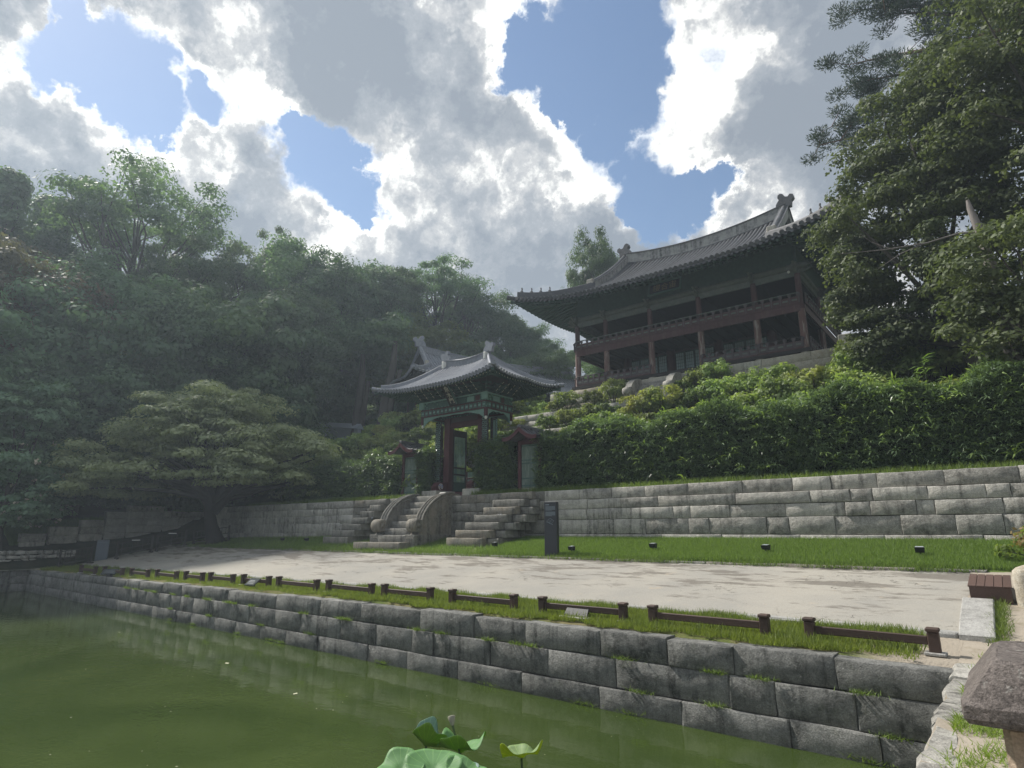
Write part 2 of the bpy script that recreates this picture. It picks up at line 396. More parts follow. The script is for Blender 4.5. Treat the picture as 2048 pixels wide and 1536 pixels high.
def ground_mats():
    # compacted sandy court with dark water-worn crusts and cracks
    m, t, p = new_mat('sand_court')
    P = pos(t)
    big = t.noise(P, 0.28, 5, 0.6)
    mid = t.noise(t.mapping(P, (0.35, 1.3, 1)), 1.6, 7, 0.68)
    c = t.mix(t.mapr(big, 0.35, 0.65), (0.36, 0.34, 0.30), (0.30, 0.29, 0.265))
    up = t.mapr(t.vmath('DOT_PRODUCT', P, (0.0, 1.0, 0.0)), 13.0, 17.5)
    th = t.math('SUBTRACT', 0.63, t.math('MULTIPLY', up, 0.15))
    crust = t.mapr(t.math('SUBTRACT', mid, th), -0.03, 0.06)
    c = t.mix(t.math('MULTIPLY', crust, 0.85), c, (0.165, 0.15, 0.13))
    c = t.mix(t.mapr(t.noise(P, 2.6, 4, 0.6), 0.62, 0.75, 0, 0.5), c, (0.41, 0.345, 0.265))
    wv = t.mapping(t.vmath('ADD', P, t.vmath('SCALE', t.noise(P, 1.2, 4, 0.6, color=True), scale=1.6)), (0.28, 1.1, 1))
    cr = t.voronoi(wv, 0.9, 'DISTANCE_TO_EDGE')
    cmask = t.mapr(t.noise(P, 0.5, 2, 0.5), 0.47, 0.6)
    crack = t.math('MULTIPLY', t.mapr(cr, 0.012, 0.001), t.math('MULTIPLY', cmask, t.mapr(t.noise(P, 6.0, 4, 0.7), 0.45, 0.6)))
    c = t.mix(t.math('MULTIPLY', crack, 0.6), c, (0.12, 0.105, 0.09))
    c = t.mix(t.mapr(t.noise(P, 70.0, 2, 0.7), 0.3, 0.7, 0, 1, False), t.mix(1.0, c, (0.82,) * 3, 'MULTIPLY'), t.mix(1.0, c, (1.14,) * 3, 'MULTIPLY'))
    t.l.new(c, p.inputs['Base Color'])
    p.inputs['Roughness'].default_value = 0.95
    p.inputs['Specular IOR Level'].default_value = 0.15
    h = t.math('SUBTRACT', t.math('ADD', t.math('MULTIPLY', mid, 1.0), t.math('MULTIPLY', t.noise(P, 18.0, 5, 0.6), 0.25)), t.math('MULTIPLY', crack, 0.8))
    t.l.new(t.bump(h, 0.7, 0.06), p.inputs['Normal'])

    m, t, p = new_mat('sand_path')
    P = pos(t)
    c = t.mix(t.mapr(t.noise(P, 0.9, 5, 0.6), 0.35, 0.65), (0.32, 0.28, 0.23), (0.38, 0.335, 0.275))
    c = t.mix(t.mapr(t.noise(P, 2.4, 6, 0.7), 0.55, 0.68, 0, 0.7), c, (0.22, 0.195, 0.13))
    c = t.mix(t.mapr(t.noise(P, 60.0, 2, 0.7), 0.3, 0.7, 0, 1, False), t.mix(1.0, c, (0.84,) * 3, 'MULTIPLY'), t.mix(1.0, c, (1.12,) * 3, 'MULTIPLY'))
    t.l.new(c, p.inputs['Base Color'])
    p.inputs['Roughness'].default_value = 0.95
    p.inputs['Specular IOR Level'].default_value = 0.15
    t.l.new(t.bump(t.noise(P, 14.0, 6, 0.65), 0.6, 0.03), p.inputs['Normal'])

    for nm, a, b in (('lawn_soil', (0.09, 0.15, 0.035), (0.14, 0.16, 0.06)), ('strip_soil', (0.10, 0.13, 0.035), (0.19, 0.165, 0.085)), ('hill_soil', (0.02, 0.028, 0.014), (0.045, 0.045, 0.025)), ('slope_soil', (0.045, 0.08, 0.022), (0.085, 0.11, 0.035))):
        m, t, p = new_mat(nm)
        P = pos(t)
        c = t.mix(t.mapr(t.noise(P, 1.3, 6, 0.65), 0.35, 0.65), a, b)
        if nm == 'strip_soil':
            east = t.math('ADD', t.vmath('DOT_PRODUCT', P, (1.0, 0.25, 0.0)), t.math('MULTIPLY', t.noise(P, 2.2, 5, 0.7), 2.2))
            c = t.mix(t.mapr(east, 1.2, 2.6), c, t.mix(t.noise(P, 0.9, 5, 0.6), (0.32, 0.28, 0.23), (0.38, 0.335, 0.275)))
        t.l.new(c, p.inputs['Base Color'])
        p.inputs['Roughness'].default_value = 1.0
        p.inputs['Specular IOR Level'].default_value = 0.1
        t.l.new(t.bump(t.noise(P, 20.0, 5, 0.65), 0.8, 0.04), p.inputs['Normal'])

    # still green pond water
    m, t, p = new_mat('pond_water')
    P = pos(t)
    c = t.mix(t.mapr(t.noise(P, 0.22, 4, 0.55, 1.0), 0.35, 0.68), (0.034, 0.054, 0.013), (0.050, 0.073, 0.020))
    t.l.new(c, p.inputs['Base Color'])
    p.inputs['Roughness'].default_value = 0.045
    p.inputs['IOR'].default_value = 1.33
    rip = t.math('ADD', t.noise(t.mapping(P, (1.0, 1.6, 1)), 2.2, 3, 0.5), t.math('MULTIPLY', t.noise(P, 9.0, 3, 0.6), 0.22))
    t.l.new(t.bump(rip, 0.10, 0.05), p.inputs['Normal'])

    # lotus leaf: grey-green above, under colours painted yellower for the light coming through
    for nm, up_ in (('lotus_leaf', (0.16, 0.33, 0.13)), ('lotus_leaf_yellow', (0.26, 0.36, 0.17)), ('lotus_leaf_blue', (0.20, 0.32, 0.30)), ('lotus_under', (0.16, 0.26, 0.045)), ('lotus_under_yellow', (0.42, 0.46, 0.02))):
        m, t, p = new_mat(nm)
        geo = t.node('ShaderNodeNewGeometry')
        uv = t.node('ShaderNodeUVMap').outputs[0]
        sx = t.node('ShaderNodeSeparateXYZ')
        t.l.new(uv, sx.inputs[0])
        vein = t.mapr(t.math('ABSOLUTE', t.math('SUBTRACT', t.math('FRACT', t.math('MULTIPLY', sx.outputs[0], 18.0)), 0.5)), 0.0, 0.05)
        c = t.mix(t.mapr(t.noise(geo.outputs['Position'], 14.0, 4, 0.6), 0.4, 0.7, 0, .5), up_, tuple(x * y for x, y in zip(up_, (0.75, 0.85, 0.6))))
        c = t.mix(vein, t.mix(1.0, c, (1.7, 1.6, 1.35), 'MULTIPLY'), c)
        t.l.new(c, p.inputs['Base Color'])
        p.inputs['Roughness'].default_value = 0.55
        t.l.new(t.bump(vein, 0.25, 0.01), p.inputs['Normal'])
        tr = t.node('ShaderNodeBsdfTranslucent')
        t.l.new(t.mix(1.0, c, (1.3, 1.35, 0.4), 'MULTIPLY'), tr.inputs[0])
        mx = t.node('ShaderNodeMixShader')
        mx.inputs[0].default_value = 0.35
        t.l.new(p.outputs[0], mx.inputs[1])
        t.l.new(tr.outputs[0], mx.inputs[2])
        t.l.new(mx.outputs[0], t.n['Material Output'].inputs[0])

    # painted timber frieze of small framed squares, teal and red on the beam
    m, t, p = new_mat('painted_frieze')
    P = t.node('ShaderNodeTexCoord').outputs['Object']
    n = t.noise(P, 9.0, 5, 0.7)
    v = t.voronoi(P, 7.0)
    c = t.mix(t.mapr(v, 0.25, 0.5), (0.12, 0.25, 0.20), (0.045, 0.10, 0.085))
    c = t.mix(t.mapr(n, 0.55, 0.68, 0, .8), c, (0.22, 0.14, 0.10))
    t.l.new(c, p.inputs['Base Color'])
    p.inputs['Roughness'].default_value = 0.65


ground_mats()

# ------------------------------------------------------------------ mesh helpers
class MB:
    """collects simple solids and becomes ONE mesh object"""
    def __init__(self):
        self.v = []
        self.f = []
        self.sm = []

    def add(self, vs, fs, smooth=False):
        o = len(self.v)
        self.v.extend([tuple(map(float, p)) for p in vs])
        self.f.extend([tuple(i + o for i in f) for f in fs])
        self.sm.extend([smooth] * len(fs))
        return self

    def box(self, x0, y0, z0, x1, y1, z1, b=0.0):
        if b <= 0:
            v = [(x0, y0, z0), (x1, y0, z0), (x1, y1, z0), (x0, y1, z0), (x0, y0, z1), (x1, y0, z1), (x1, y1, z1), (x0, y1, z1)]
            return self.add(v, [(0, 3, 2, 1), (4, 5, 6, 7), (0, 1, 5, 4), (1, 2, 6, 5), (2, 3, 7, 6), (3, 0, 4, 7)])
        # chamfered: octagonal-ish box
        v = []
        for (z, i) in ((z0, b), (z0 + b, 0), (z1 - b, 0), (z1, b)):
            v += [(x0 + i + b * (i == 0), y0 + i, z), (x1 - i - b * (i == 0), y0 + i, z), (x1 - i, y0 + i + b * (i == 0), z), (x1 - i, y1 - i - b * (i == 0), z),
                  (x1 - i - b * (i == 0), y1 - i, z), (x0 + i + b * (i == 0), y1 - i, z), (x0 + i, y1 - i - b * (i == 0), z), (x0 + i, y0 + i + b * (i == 0), z)]
        f = [tuple(range(7, -1, -1)), tuple(range(24, 32))]
        for k in range(3):
            for j in range(8):
                a = k * 8 + j
                c = k * 8 + (j + 1) % 8
                f.append((a, c, c + 8, a + 8))
        return self.add(v, f)

    def prism(self, pts, y0, y1, axis='y'):
        """polygon in the xz plane (or other) pushed along an axis"""
        n = len(pts)
        def P(a, b, c):
            return {'y': (a, c, b), 'x': (c, a, b), 'z': (a, b, c)}[axis]
        v = [P(a, b, y0) for a, b in pts] + [P(a, b, y1) for a, b in pts]
        f = [tuple(range(n)), tuple(range(2 * n - 1, n - 1, -1))]
        f += [(i, i + n, (i + 1) % n + n, (i + 1) % n) for i in range(n)]
        return self.add(v, f)

    def tube(self, pts, rad, seg=8, caps=True, smooth=True, flat=1.0):
        pts = [Vector(p) for p in pts]
        n = len(pts)
        if not hasattr(rad, '__len__'): rad = [rad] * n
        v, f = [], []
        up = Vector((0, 0, 1))
        for i, p in enumerate(pts):
            d = (pts[min(i + 1, n - 1)] - pts[max(i - 1, 0)])
            if d.length < 1e-9: d = Vector((0, 0, 1))
            d.normalize()
            a = up if abs(d.z) < 0.95 else Vector((1, 0, 0))
            s = d.cross(a).normalized()
            u = s.cross(d).normalized()
            for k in range(seg):
                an = 2 * math.pi * k / seg
                v.append(p + s * math.cos(an) * rad[i] + u * math.sin(an) * rad[i] * flat)
        for i in range(n - 1):
            for k in range(seg):
                a = i * seg + k
                b = i * seg + (k + 1) % seg
                f.append((a, b, b + seg, a + seg))
        self.add(v, f, smooth)
        if caps:
            self.add(v[:seg], [tuple(range(seg - 1, -1, -1))])
            self.add(v[-seg:], [tuple(range(seg))])
        return self

    def lathe(self, prof, cx=0, cy=0, seg=16, axis='z', smooth=True):
        v, f = [], []
        for (r, h) in prof:
            for k in range(seg):
                a = 2 * math.pi * k / seg
                p, q = r * math.cos(a), r * math.sin(a)
                v.append((cx + p, cy + q, h) if axis == 'z' else ((cx + p, h, cy + q) if axis == 'y' else (h, cx + p, cy + q)))
        m = len(prof)
        for i in range(m - 1):
            for k in range(seg):
                a = i * seg + k
                b = i * seg + (k + 1) % seg
                f.append((a, b, b + seg, a + seg))
        f.append(tuple(range(seg - 1, -1, -1)))
        f.append(tuple(range((m - 1) * seg, m * seg)))
        return self.add(v, f, smooth)

    def mesh(self, name):
        me = bpy.data.meshes.new(name)
        me.from_pydata(self.v, [], self.f)
        me.polygons.foreach_set('use_smooth', self.sm)
        me.update()
        return me

    def build(self, name, mat, parent=None, loc=None, rot=None):
        return link(name, self.mesh(name), mat, parent, loc, rot)


def link(name, me, mat, parent=None, loc=None, rot=None):
    o = bpy.data.objects.new(name, me)
    if me is not None and mat is not None and not me.materials:
        me.materials.append(MATS[mat] if isinstance(mat, str) else mat)
    col.objects.link(o)
    if parent is not None: o.parent = parent
    if loc is not None: o.location = loc
    if rot is not None: o.rotation_euler = rot
    return o


def tag(o, label=None, cat=None, group=None, kind=None):
    if label: o['label'] = label
    if cat: o['category'] = cat
    if group: o['group'] = group
    if kind: o['kind'] = kind
    return o


def thing(name, label, cat, loc=(0, 0, 0), rotz=0.0, group=None):
    o = bpy.data.objects.new(name, None)
    o.empty_display_size = 0.3
    col.objects.link(o)
    o.location = loc
    o.rotation_euler = (0, 0, rotz)
    return tag(o, label, cat, group)


def copy_tree(o, parent=None):
    c = o.copy()
    col.objects.link(c)
    if parent is not None: c.parent = parent
    for ch in [x for x in o.children]:
        copy_tree(ch, c)
    return c


def wob(x, y, z, s=1.0):
    return mnoise.noise(Vector((x * s, y * s, z * s)))


def sheet(name, xs, ys, zf, mat, kind='structure'):
    xs, ys = list(xs), list(ys)
    v = [(x, y, zf(x, y)) for y in ys for x in xs]
    nx = len(xs)
    f = [(j * nx + i, j * nx + i + 1, (j + 1) * nx + i + 1, (j + 1) * nx + i) for j in range(len(ys) - 1) for i in range(nx - 1)]
    me = bpy.data.meshes.new(name)
    me.from_pydata(v, [], f)
    me.polygons.foreach_set('use_smooth', [True] * len(f))
    o = link(name, me, mat)
    return tag(o, kind=kind)


def raw_quads(name, V, mat, parent=None, tint=None, uv=None, tri=False):
    """V: (N,4,3) or (N,3,3) array of separate faces"""
    N, k = V.shape[0], V.shape[1]
    me = bpy.data.meshes.new(name)
    me.vertices.add(N * k)
    me.vertices.foreach_set('co', V.reshape(-1).astype(np.float32))
    me.loops.add(N * k)
    me.loops.foreach_set('vertex_index', np.arange(N * k, dtype=np.int32))
    me.polygons.add(N)
    me.polygons.foreach_set('loop_start', np.arange(0, N * k, k, dtype=np.int32))
    me.polygons.foreach_set('loop_total', np.full(N, k, dtype=np.int32))
    if tint is not None:
        a = me.attributes.new('tint', 'FLOAT', 'FACE')
        a.data.foreach_set('value', np.clip(tint, 0, 1).astype(np.float32))
    me.update()
    return link(name, me, mat, parent) if mat else me


def unit(a):
    return a / (np.linalg.norm(a, axis=-1, keepdims=True) + 1e-9)


def leaves(centers, normals, size, aspect=0.6, jitter=0.35, g=rng, dirs=None, fold=0.0):
    """rhombic leaves: centres (N,3), normals (N,3), size (N,) or scalar"""
    N = len(centers)
    n = unit(normals)
    if dirs is None:
        dirs = g.normal(size=(N, 3))
    a = unit(dirs - n * np.sum(dirs * n, -1, keepdims=True))
    b = np.cross(n, a)
    s = (np.ones(N) * size * (1 + jitter * (g.random(N) - .5) * 2))[:, None]
    L = a * s * 0.5
    W = b * s * 0.5 * aspect
    sag = n * s * fold
    return np.stack([centers - L, centers - W * 1.0 + sag - L * 0.1, centers + L, centers + W + sag - L * 0.1], 1)


# ------------------------------------------------------------------ lie of the land
def profile(Y):
    return float(np.interp(Y, [-60, 4, 10.7, 13.0, 13.15, 17.8, 17.95, 21.0], [1.25, 1.36, 1.38, 1.47, 1.56, 2.29, 2.36, 2.92]))


def gz(X, Y):
    k = min(1.0, max(0.0, (-X - 14.0) / 28.0))
    fade = min(1.0, max(0.0, (17.8 - Y) / 4.8))
    return profile(Y) - 0.22 * k * fade - (0.12 if X < -30 and Y > 18 else 0.0) * min(1, max(0, (-X - 30) / 10))


def sstep(t):
    t = min(1.0, max(0.0, t))
    return t * t * (3 - 2 * t)


def hill(X, Y):
    # garden terraces below the pavilion, its platform, the wooded hill behind
    front = float(np.interp(Y, [21.0, 23.6, 24.8, 25.0, 26.6, 26.8, 28.5, 28.7, 30.6, 30.8, 32.7, 33.2, 46, 120, 300],
                            [4.80, 4.98, 5.4, 6.1, 6.5, 7.5, 7.9, 9.0, 9.4, 10.5, 11.0, 11.6, 12.0, 38, 60]))
    if Y < 21.0: front = profile(Y)
    d = math.hypot(X, Y)
    left = 2.2 + 1.1 * sstep((d - 46) / 6.0) + 0.36 * max(0.0, min(d, 130) - 50)
    t = sstep((-X - 43.5) / (5 + max(0.0, Y - 22) * 1.3))
    z = front * (1 - t) + left * t
    if X > 8: z = z + 0.0
    return z + 0.10 * wob(X, Y, 0, 0.35) * (1 if Y > 22 else 0.3)


def build_ground():
    tag(link('water', MB().add([(-46, -40, 0), (-0.7, -40, 0), (-0.7, 10.9, 0), (-46, 10.9, 0)], [(0, 1, 2, 3)]).mesh('water'), 'pond_water'), kind='structure')
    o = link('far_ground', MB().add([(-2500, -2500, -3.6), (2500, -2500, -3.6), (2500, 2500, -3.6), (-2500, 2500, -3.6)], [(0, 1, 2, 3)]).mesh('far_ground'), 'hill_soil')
    tag(o, kind='structure')
    sheet('grass_strip', np.linspace(-43.2, -0.62, 86), [10.98, 11.06, 11.4, 11.9, 12.4, 12.8, 13.06], lambda x, y: gz(x, y) + 0.03 * wob(x, y, 3, 1.2) - (0.16 if y < 11 else 0.02), 'strip_soil')
    sheet('sand_court', np.linspace(-43.2, -0.84, 107), np.linspace(13.06, 17.9, 21), lambda x, y: max(gz(x, y), gz(x, 13.15)) + 0.025 * wob(x, y, 1, 0.8) + 0.012 * wob(x, y, 5, 3.0), 'sand_court')
    sheet('upper_lawn', np.arange(-46, 30.1, 0.8), np.arange(17.82, 21.5, 0.4), lambda x, y: gz(x, min(y, 21)) + 0.04 * wob(x, y, 2, 0.9), 'lawn_soil')
    sheet('sand_path', list(np.arange(-0.86, 8, 0.3)) + [12, 20, 30], [-40, -20, -8, -4] + list(np.arange(0, 17.83, 0.35)) + [17.86], lambda x, y: gz(x, y) + 0.02 * wob(x, y, 4, 1.5) - 0.004, 'sand_path')
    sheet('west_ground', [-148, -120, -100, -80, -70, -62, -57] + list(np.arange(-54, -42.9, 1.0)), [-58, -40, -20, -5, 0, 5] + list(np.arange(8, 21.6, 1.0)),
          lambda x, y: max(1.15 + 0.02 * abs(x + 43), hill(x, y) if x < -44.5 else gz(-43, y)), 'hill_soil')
    xs = [-148, -134, -120, -105, -92, -82, -74, -67, -61, -56, -52] + list(np.arange(-49, 16, 1.0)) + [18, 22, 28, 36, 48, 58]
    ys = [21.25, 22, 23, 23.6, 24.8, 25.0, 26.6, 26.8, 28.5, 28.7, 30.6, 30.8, 32.0, 32.7, 33.2, 35, 38, 42, 46, 50, 55, 60, 68, 78, 90, 105, 118, 128]
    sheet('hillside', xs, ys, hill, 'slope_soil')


build_ground()


# ------------------------------------------------------------------ dressed stone
def block_mesh(name, x0, x1, z0, z1, yf, depth, g, round_=0.03, rough=0.02, nx=5, nz=4, gap=0.006, topz=None):
    """a dressed block: uneven pillowed face towards -Y, real thickness"""
    w, h = x1 - x0, z1 - z0
    x0, x1, z0, z1 = x0 + gap, x1 - gap, z0 + gap, z1 - gap
    px = [0, min(.12, round_ * 1.8 / max(w, .01))] + [i / (nx - 2) for i in range(1, nx - 2)] + [1 - min(.12, round_ * 1.8 / max(w, .01)), 1]
    pz = [0, min(.2, round_ * 1.6 / max(h, .01))] + [i / (nz - 2) for i in range(1, nz - 2)] + [1 - min(.2, round_ * 1.6 / max(h, .01)), 1]
    NX, NZ = len(px), len(pz)
    v = []
    base = g.uniform(-.6, .6) * rough
    tx, tz = g.uniform(-1, 1) * rough * .8, g.uniform(-1, 1) * rough * .8
    for j, b in enumerate(pz):
        for i, a in enumerate(px):
            e = (i in (0, NX - 1)) + (j in (0, NZ - 1))
            y = yf + base + tx * (a - .5) + tz * (b - .5) + (round_ if e == 1 else (round_ * 1.6 if e == 2 else 0))
            if e == 0: y -= g.random() * rough * .35
            ex = (g.random() - .5) * rough * (1.0 if e else .5)
            ez = (g.random() - .5) * rough * (1.0 if e else .5)
            v.append((x0 + (x1 - x0) * a + ex * .7, y, z0 + (z1 - z0) * b + ez * .7))
    f = [(j * NX + i, j * NX + i + 1, (j + 1) * NX + i + 1, (j + 1) * NX + i) for j in range(NZ - 1) for i in range(NX - 1)]
    rim = [i for i in range(NX)] + [j * NX + NX - 1 for j in range(1, NZ)] + [(NZ - 1) * NX + i for i in range(NX - 2, -1, -1)] + [j * NX for j in range(NZ - 2, 0, -1)]
    n = len(rim)
    o = len(v)
    for r_ in rim:
        x, y, z = v[r_]
        v.append((x, yf + depth, z))
    f += [(rim[i], o + i, o + (i + 1) % n, rim[(i + 1) % n]) for i in range(n)]
    f.append(tuple(o + i for i in range(n)))
    me = bpy.data.meshes.new(name)
    me.from_pydata(v, [], f)
    sm = [0 < i < NX - 2 and 0 < j < NZ - 2 for j in range(NZ - 1) for i in range(NX - 1)] + [False] * (n + 1)
    me.polygons.foreach_set('use_smooth', sm)
    me.update()
    return me


def course(parent, edges, z0, z1, yf, depth, mat, g, name='stone', zjit=0.012, **kw):
    """a row of blocks with the given joints; z0 / z1 numbers or functions of x"""
    edges = sorted(edges)
    for a, b in zip(edges[:-1], edges[1:]):
        m = (a + b) / 2
        za = z0(m) if callable(z0) else z0
        zb = z1(m) if callable(z1) else z1
        link(name, block_mesh(name, a, b, za, zb + (g.random() - .5) * zjit, yf + (g.random() - .5) * kw.get('rough', .02), depth, g, **kw), mat, parent)


def joints(a, b, lo, hi, g):
    e = [a]
    while e[-1] < b - lo * .6:
        e.append(min(b, e[-1] + g.uniform(lo, hi)))
    e[-1] = b
    return e


class G:      # small random source with numpy-like names
    def __init__(self, s): self.r = random.Random(s)
    def random(self): return self.r.random()
    def uniform(self, a, b): return self.r.uniform(a, b)


def pond_wall():
    g = G(3)
    w = thing('pond_wall', 'long granite block wall rising from the green pond water below the low rail', 'stone wall', (0, 0, 0))
    top = lambda x: 1.36 - 0.24 * min(1, max(0, (-x - 14) / 28)) + 0.02 * math.sin(x * 1.7)
    kw = dict(round_=0.012, rough=0.024)
    def row(known, lo, hi):
        e = sorted(known)
        left = joints(-43.2, e[0], lo, hi, g)
        return left[:-1] + e
    r1 = row([-0.86, -2.37, -3.9, -5.06, -6.44, -8.24, -9.7, -11.41, -13.67, -15.51, -17.84, -20.76, -22.72], 1.1, 2.2)
    r2 = row([-0.86, -2.15, -3.27, -4.0, -6.12, -7.65, -9.2, -10.93, -11.66, -13.03, -14.52, -16.41, -17.73, -19.28, -20.49, -23.15, -24.15], 0.9, 1.9)
    r3 = row([-0.86, -1.88, -3.09, -4.84, -6.45, -8.3, -10.08, -11.78, -13.28, -15.47, -17.05, -18.52, -19.98, -21.45], 1.1, 2.2)
    course(w, r1, 0.90, top, 10.72, 0.42, 'pond_granite', g, **kw)
    course(w, r2, 0.385, 0.90, 10.70, 0.42, 'pond_granite', g, **kw)
    course(w, r3, -0.05, 0.385, 10.66, 0.5, 'pond_granite', g, **kw)
    course(w, joints(-43.2, -0.86, 1.5, 2.6, g), -0.5, -0.05, 10.64, 0.5, 'pond_granite', g, **kw)
    MB().box(-43.2, 11.0, -0.6, -0.9, 11.25, 1.05).build('backing', 'dark_core', w)
    # east bank: only its uneven rim shows
    e = thing('bank_edge', 'rough granite rim of the pond beside the sandy path', 'stone wall', (0, 0, 0), 0)
    y = 11.12
    while y > -10:
        L = g.uniform(0.75, 1.5)
        b = MB()
        z = gz(-.8, y) + g.uniform(-.01, .02)
        n = 6
        ins = [g.uniform(-.03, .03) for _ in range(n + 1)]
        wv = [g.uniform(.16, .26) for _ in range(n + 1)]
        vs = []
        for i in range(n + 1):
            yy = y - .008 - (L - .016) * i / n
            zz = z + g.uniform(-.008, .012)
            vs += [(-0.94 + ins[i], yy, -0.4), (-0.90 + ins[i], yy, zz - .05), (-0.86 + ins[i], yy, zz), (-0.86 + wv[i], yy, zz + g.uniform(-.01, .01)), (-0.86 + wv[i], yy, zz - .3)]
        fs = []
        for i in range(n):
            for k in range(4):
                a = i * 5 + k
                fs.append((a, a + 5, a + 6, a + 1))
        fs += [(0, 1, 2, 3, 4), tuple(n * 5 + k for k in (4, 3, 2, 1, 0))]
        b.add(vs, fs, False).build('stone', 'wall_granite', e)
        y -= L
    # west bank, its end just inside the frame
    q = thing('bank_edge', 'short return of the granite pond wall at the far left corner', 'stone wall', (-43.25, 10.72, 0), R(-90))
    for (za, zb) in ((-.05, .40), (.40, .80), (.80, 1.12)):
        # local +X runs along world -Y; faces east
        course(q, joints(0.0, 22.3, 1.2, 2.0, g), za, zb, 0.0, 0.4, 'pond_granite', g, **kw)
    q.rotation_euler = (0, 0, R(90))
    q.location = (-43.25, -11.3, 0)
    MB().box(0, .3, -.6, 22.3, .5, 1.0).build('backing', 'dark_core', q)


pond_wall()


def kerbs():
    g = G(5)
    k = thing('lower_kerb', None, None)
    tag(k, kind='structure')
    course(k, joints(-42.5, -0.94, 1.1, 2.2, g), lambda x: gz(x, 12.9) - .25, lambda x: gz(x, 13.15) + 0.015, 13.0, 0.22, 'kerb_granite', g, round_=.02, rough=.03, nx=4, nz=4)
    k = thing('upper_kerb', None, None)
    tag(k, kind='structure')
    course(k, joints(-42.0, -0.55, 1.1, 2.0, g), lambda x: gz(x, 17.7) - .2, lambda x: gz(x, 17.8) + 0.07, 17.72, 0.2, 'step_granite', g, round_=.02, rough=.03, nx=4, nz=4)
    # flat slabs running up the east end of the court
    k = thing('slab_kerb', 'two pale flat granite slabs laid end to end beside the wooden box', 'stone slab')
    for (a, b) in ((12.95, 13.55), (13.57, 15.1)):
        z0, z1 = gz(-.6, a), gz(-.6, b)
        MB().add([(-.93, a, z0 - .2), (-.44, a, z0 - .2), (-.44, b, z1 - .2), (-.93, b, z1 - .2),
                  (-.93, a, z0 + .08), (-.44, a, z0 + .08), (-.44, b, z1 + .08), (-.93, b, z1 + .08),
                  (-.91, a + .03, z0 + .10), (-.46, a + .03, z0 + .10), (-.46, b - .03, z1 + .10), (-.91, b - .03, z1 + .10)],
                 [(0, 1, 5, 4), (1, 2, 6, 5), (2, 3, 7, 6), (3, 0, 4, 7), (4, 5, 9, 8), (5, 6, 10, 9), (6, 7, 11, 10), (7, 4, 8, 11), (8, 9, 10, 11)]).build('slab', 'kerb_granite', k)


kerbs()


def retaining_wall():
    g = G(9)
    w = thing('retaining_wall', 'five-course granite retaining wall under the bamboo hedge, behind the lawn', 'stone wall')
    rows = [(4.46, 4.86), (4.08, 4.46), (3.66, 4.08), (3.11, 3.66), (2.6, 3.11)]
    J = [[-14.7, -13.2, -11.9, -10.49, -8.79, -6.88, -5.28, -4.15, -2.9, -1.25],
         [-14.7, -13.0, -11.51, -9.96, -7.13, -4.79, -3.66, -3.06, -1.69, -0.37, 0.16],
         [-14.75, -13.05, -11.49, -9.4, -8.75, -7.36, -5.56, -3.83, -3.17, -2.01, -1.57, -0.05],
         [-14.76, -12.55, -11.82, -10.52, -8.85, -8.1, -6.19, -5.5, -4.17, -2.44, -1.15, -0.11],
         [-14.8, -12.2, -9.9, -7.7, -5.2, -2.9, -0.6]]
    for i, ((a, b), js) in enumerate(zip(rows, J)):
        e = js + joints(js[-1], 9.0, 1.0, 2.4, g)[1:]
        e = [-15.1] + e[1:]
        zt = (lambda x: b + 0.05 * min(1, max(0, (x + 14) / 15))) if i == 0 else b
        course(w, e, a, zt, 21.0 + 0.03 * (i == 0) - 0.02 * (i == 4), 0.5, 'wall_granite', g, round_=.010, rough=.02)
    MB().box(-46, 21.3, 2.3, 9, 21.5, 4.7).build('backing', 'dark_core', w)
    w2 = thing('retaining_wall', 'shaded stretch of granite wall behind the spreading maple, left of the stairs', 'stone wall')
    for i, (a, b) in enumerate(rows):
        course(w2, joints(-43.8, -28.0 + (i % 2) * .0, 0.9, 2.2, g), a - .03 * i, b + .0, 21.0, 0.5, 'wall_granite', g, round_=.010, rough=.025)
    w3 = thing('retaining_wall', 'short stretches of granite wall between the three flights of stairs', 'stone wall')
    for i, (a, b) in enumerate(rows):
        course(w3, joints(-28.0, -15.1, 0.8, 1.7, g), a, b, 21.05, 0.4, 'step_granite', g, round_=.02, rough=.025)
    # stepped end wall west of the court
    w4 = thing('stepped_wall', 'pale weathered granite wall stepping down beyond the dark lattice fences', 'stone wall', (-47, 0, 0), R(90))
    # local x = world y, local -y = world +x  (faces east)
    segs = [(18.95, 22.0, 4.62), (16.65, 18.9, 4.95), (15.35, 16.6, 4.5), (13.95, 15.3, 3.95), (12.3, 13.9, 3.5), (10.9, 12.2, 3.08)]
    for (a, b, t) in segs:
        z = t
        bot = 2.95 - (22 - a) * .05
        while z > bot - .5:
            h = g.uniform(.42, .56)
            course(w4, joints(a, b, 0.75, 1.3, g), z - h, z, 0.0, 0.5, 'kerb_granite' if t > 4.4 and z < 4.6 else 'wall_granite', g, round_=.03, rough=.05, nx=4, nz=4)
            z -= h
    # rubble wall lower left
    w5 = thing('rubble_wall', 'low dark rubble wall at the far left, beside the lattice fence', 'stone wall', (-45.0, 0, 0), R(90))
    z = 1.15
    for k in range(4):
        h = .24
        course(w5, joints(4.0, 13.4, .3, .75, g), z, z + h, 0.0 + .05 * k, 0.4, 'wall_granite', g, round_=.06, rough=.1, nx=4, nz=4, gap=.015)
        z += h


retaining_wall()


# ------------------------------------------------------------------ stairs below the gate
def steps_box(b, x0, x1, y0, y1, z0, z1):
    b.box(x0, y0, z0, x1, y1, z1, 0.022)


def rough_step(parent, x0, x1, y0, y1, z0, z1, g, mat='step_granite'):
    me = block_mesh('step', x0, x1, z0, z1, y0, y1 - y0, g, round_=.02, rough=.03, nx=6, nz=4, gap=.004)
    return link('step', me, mat, parent)


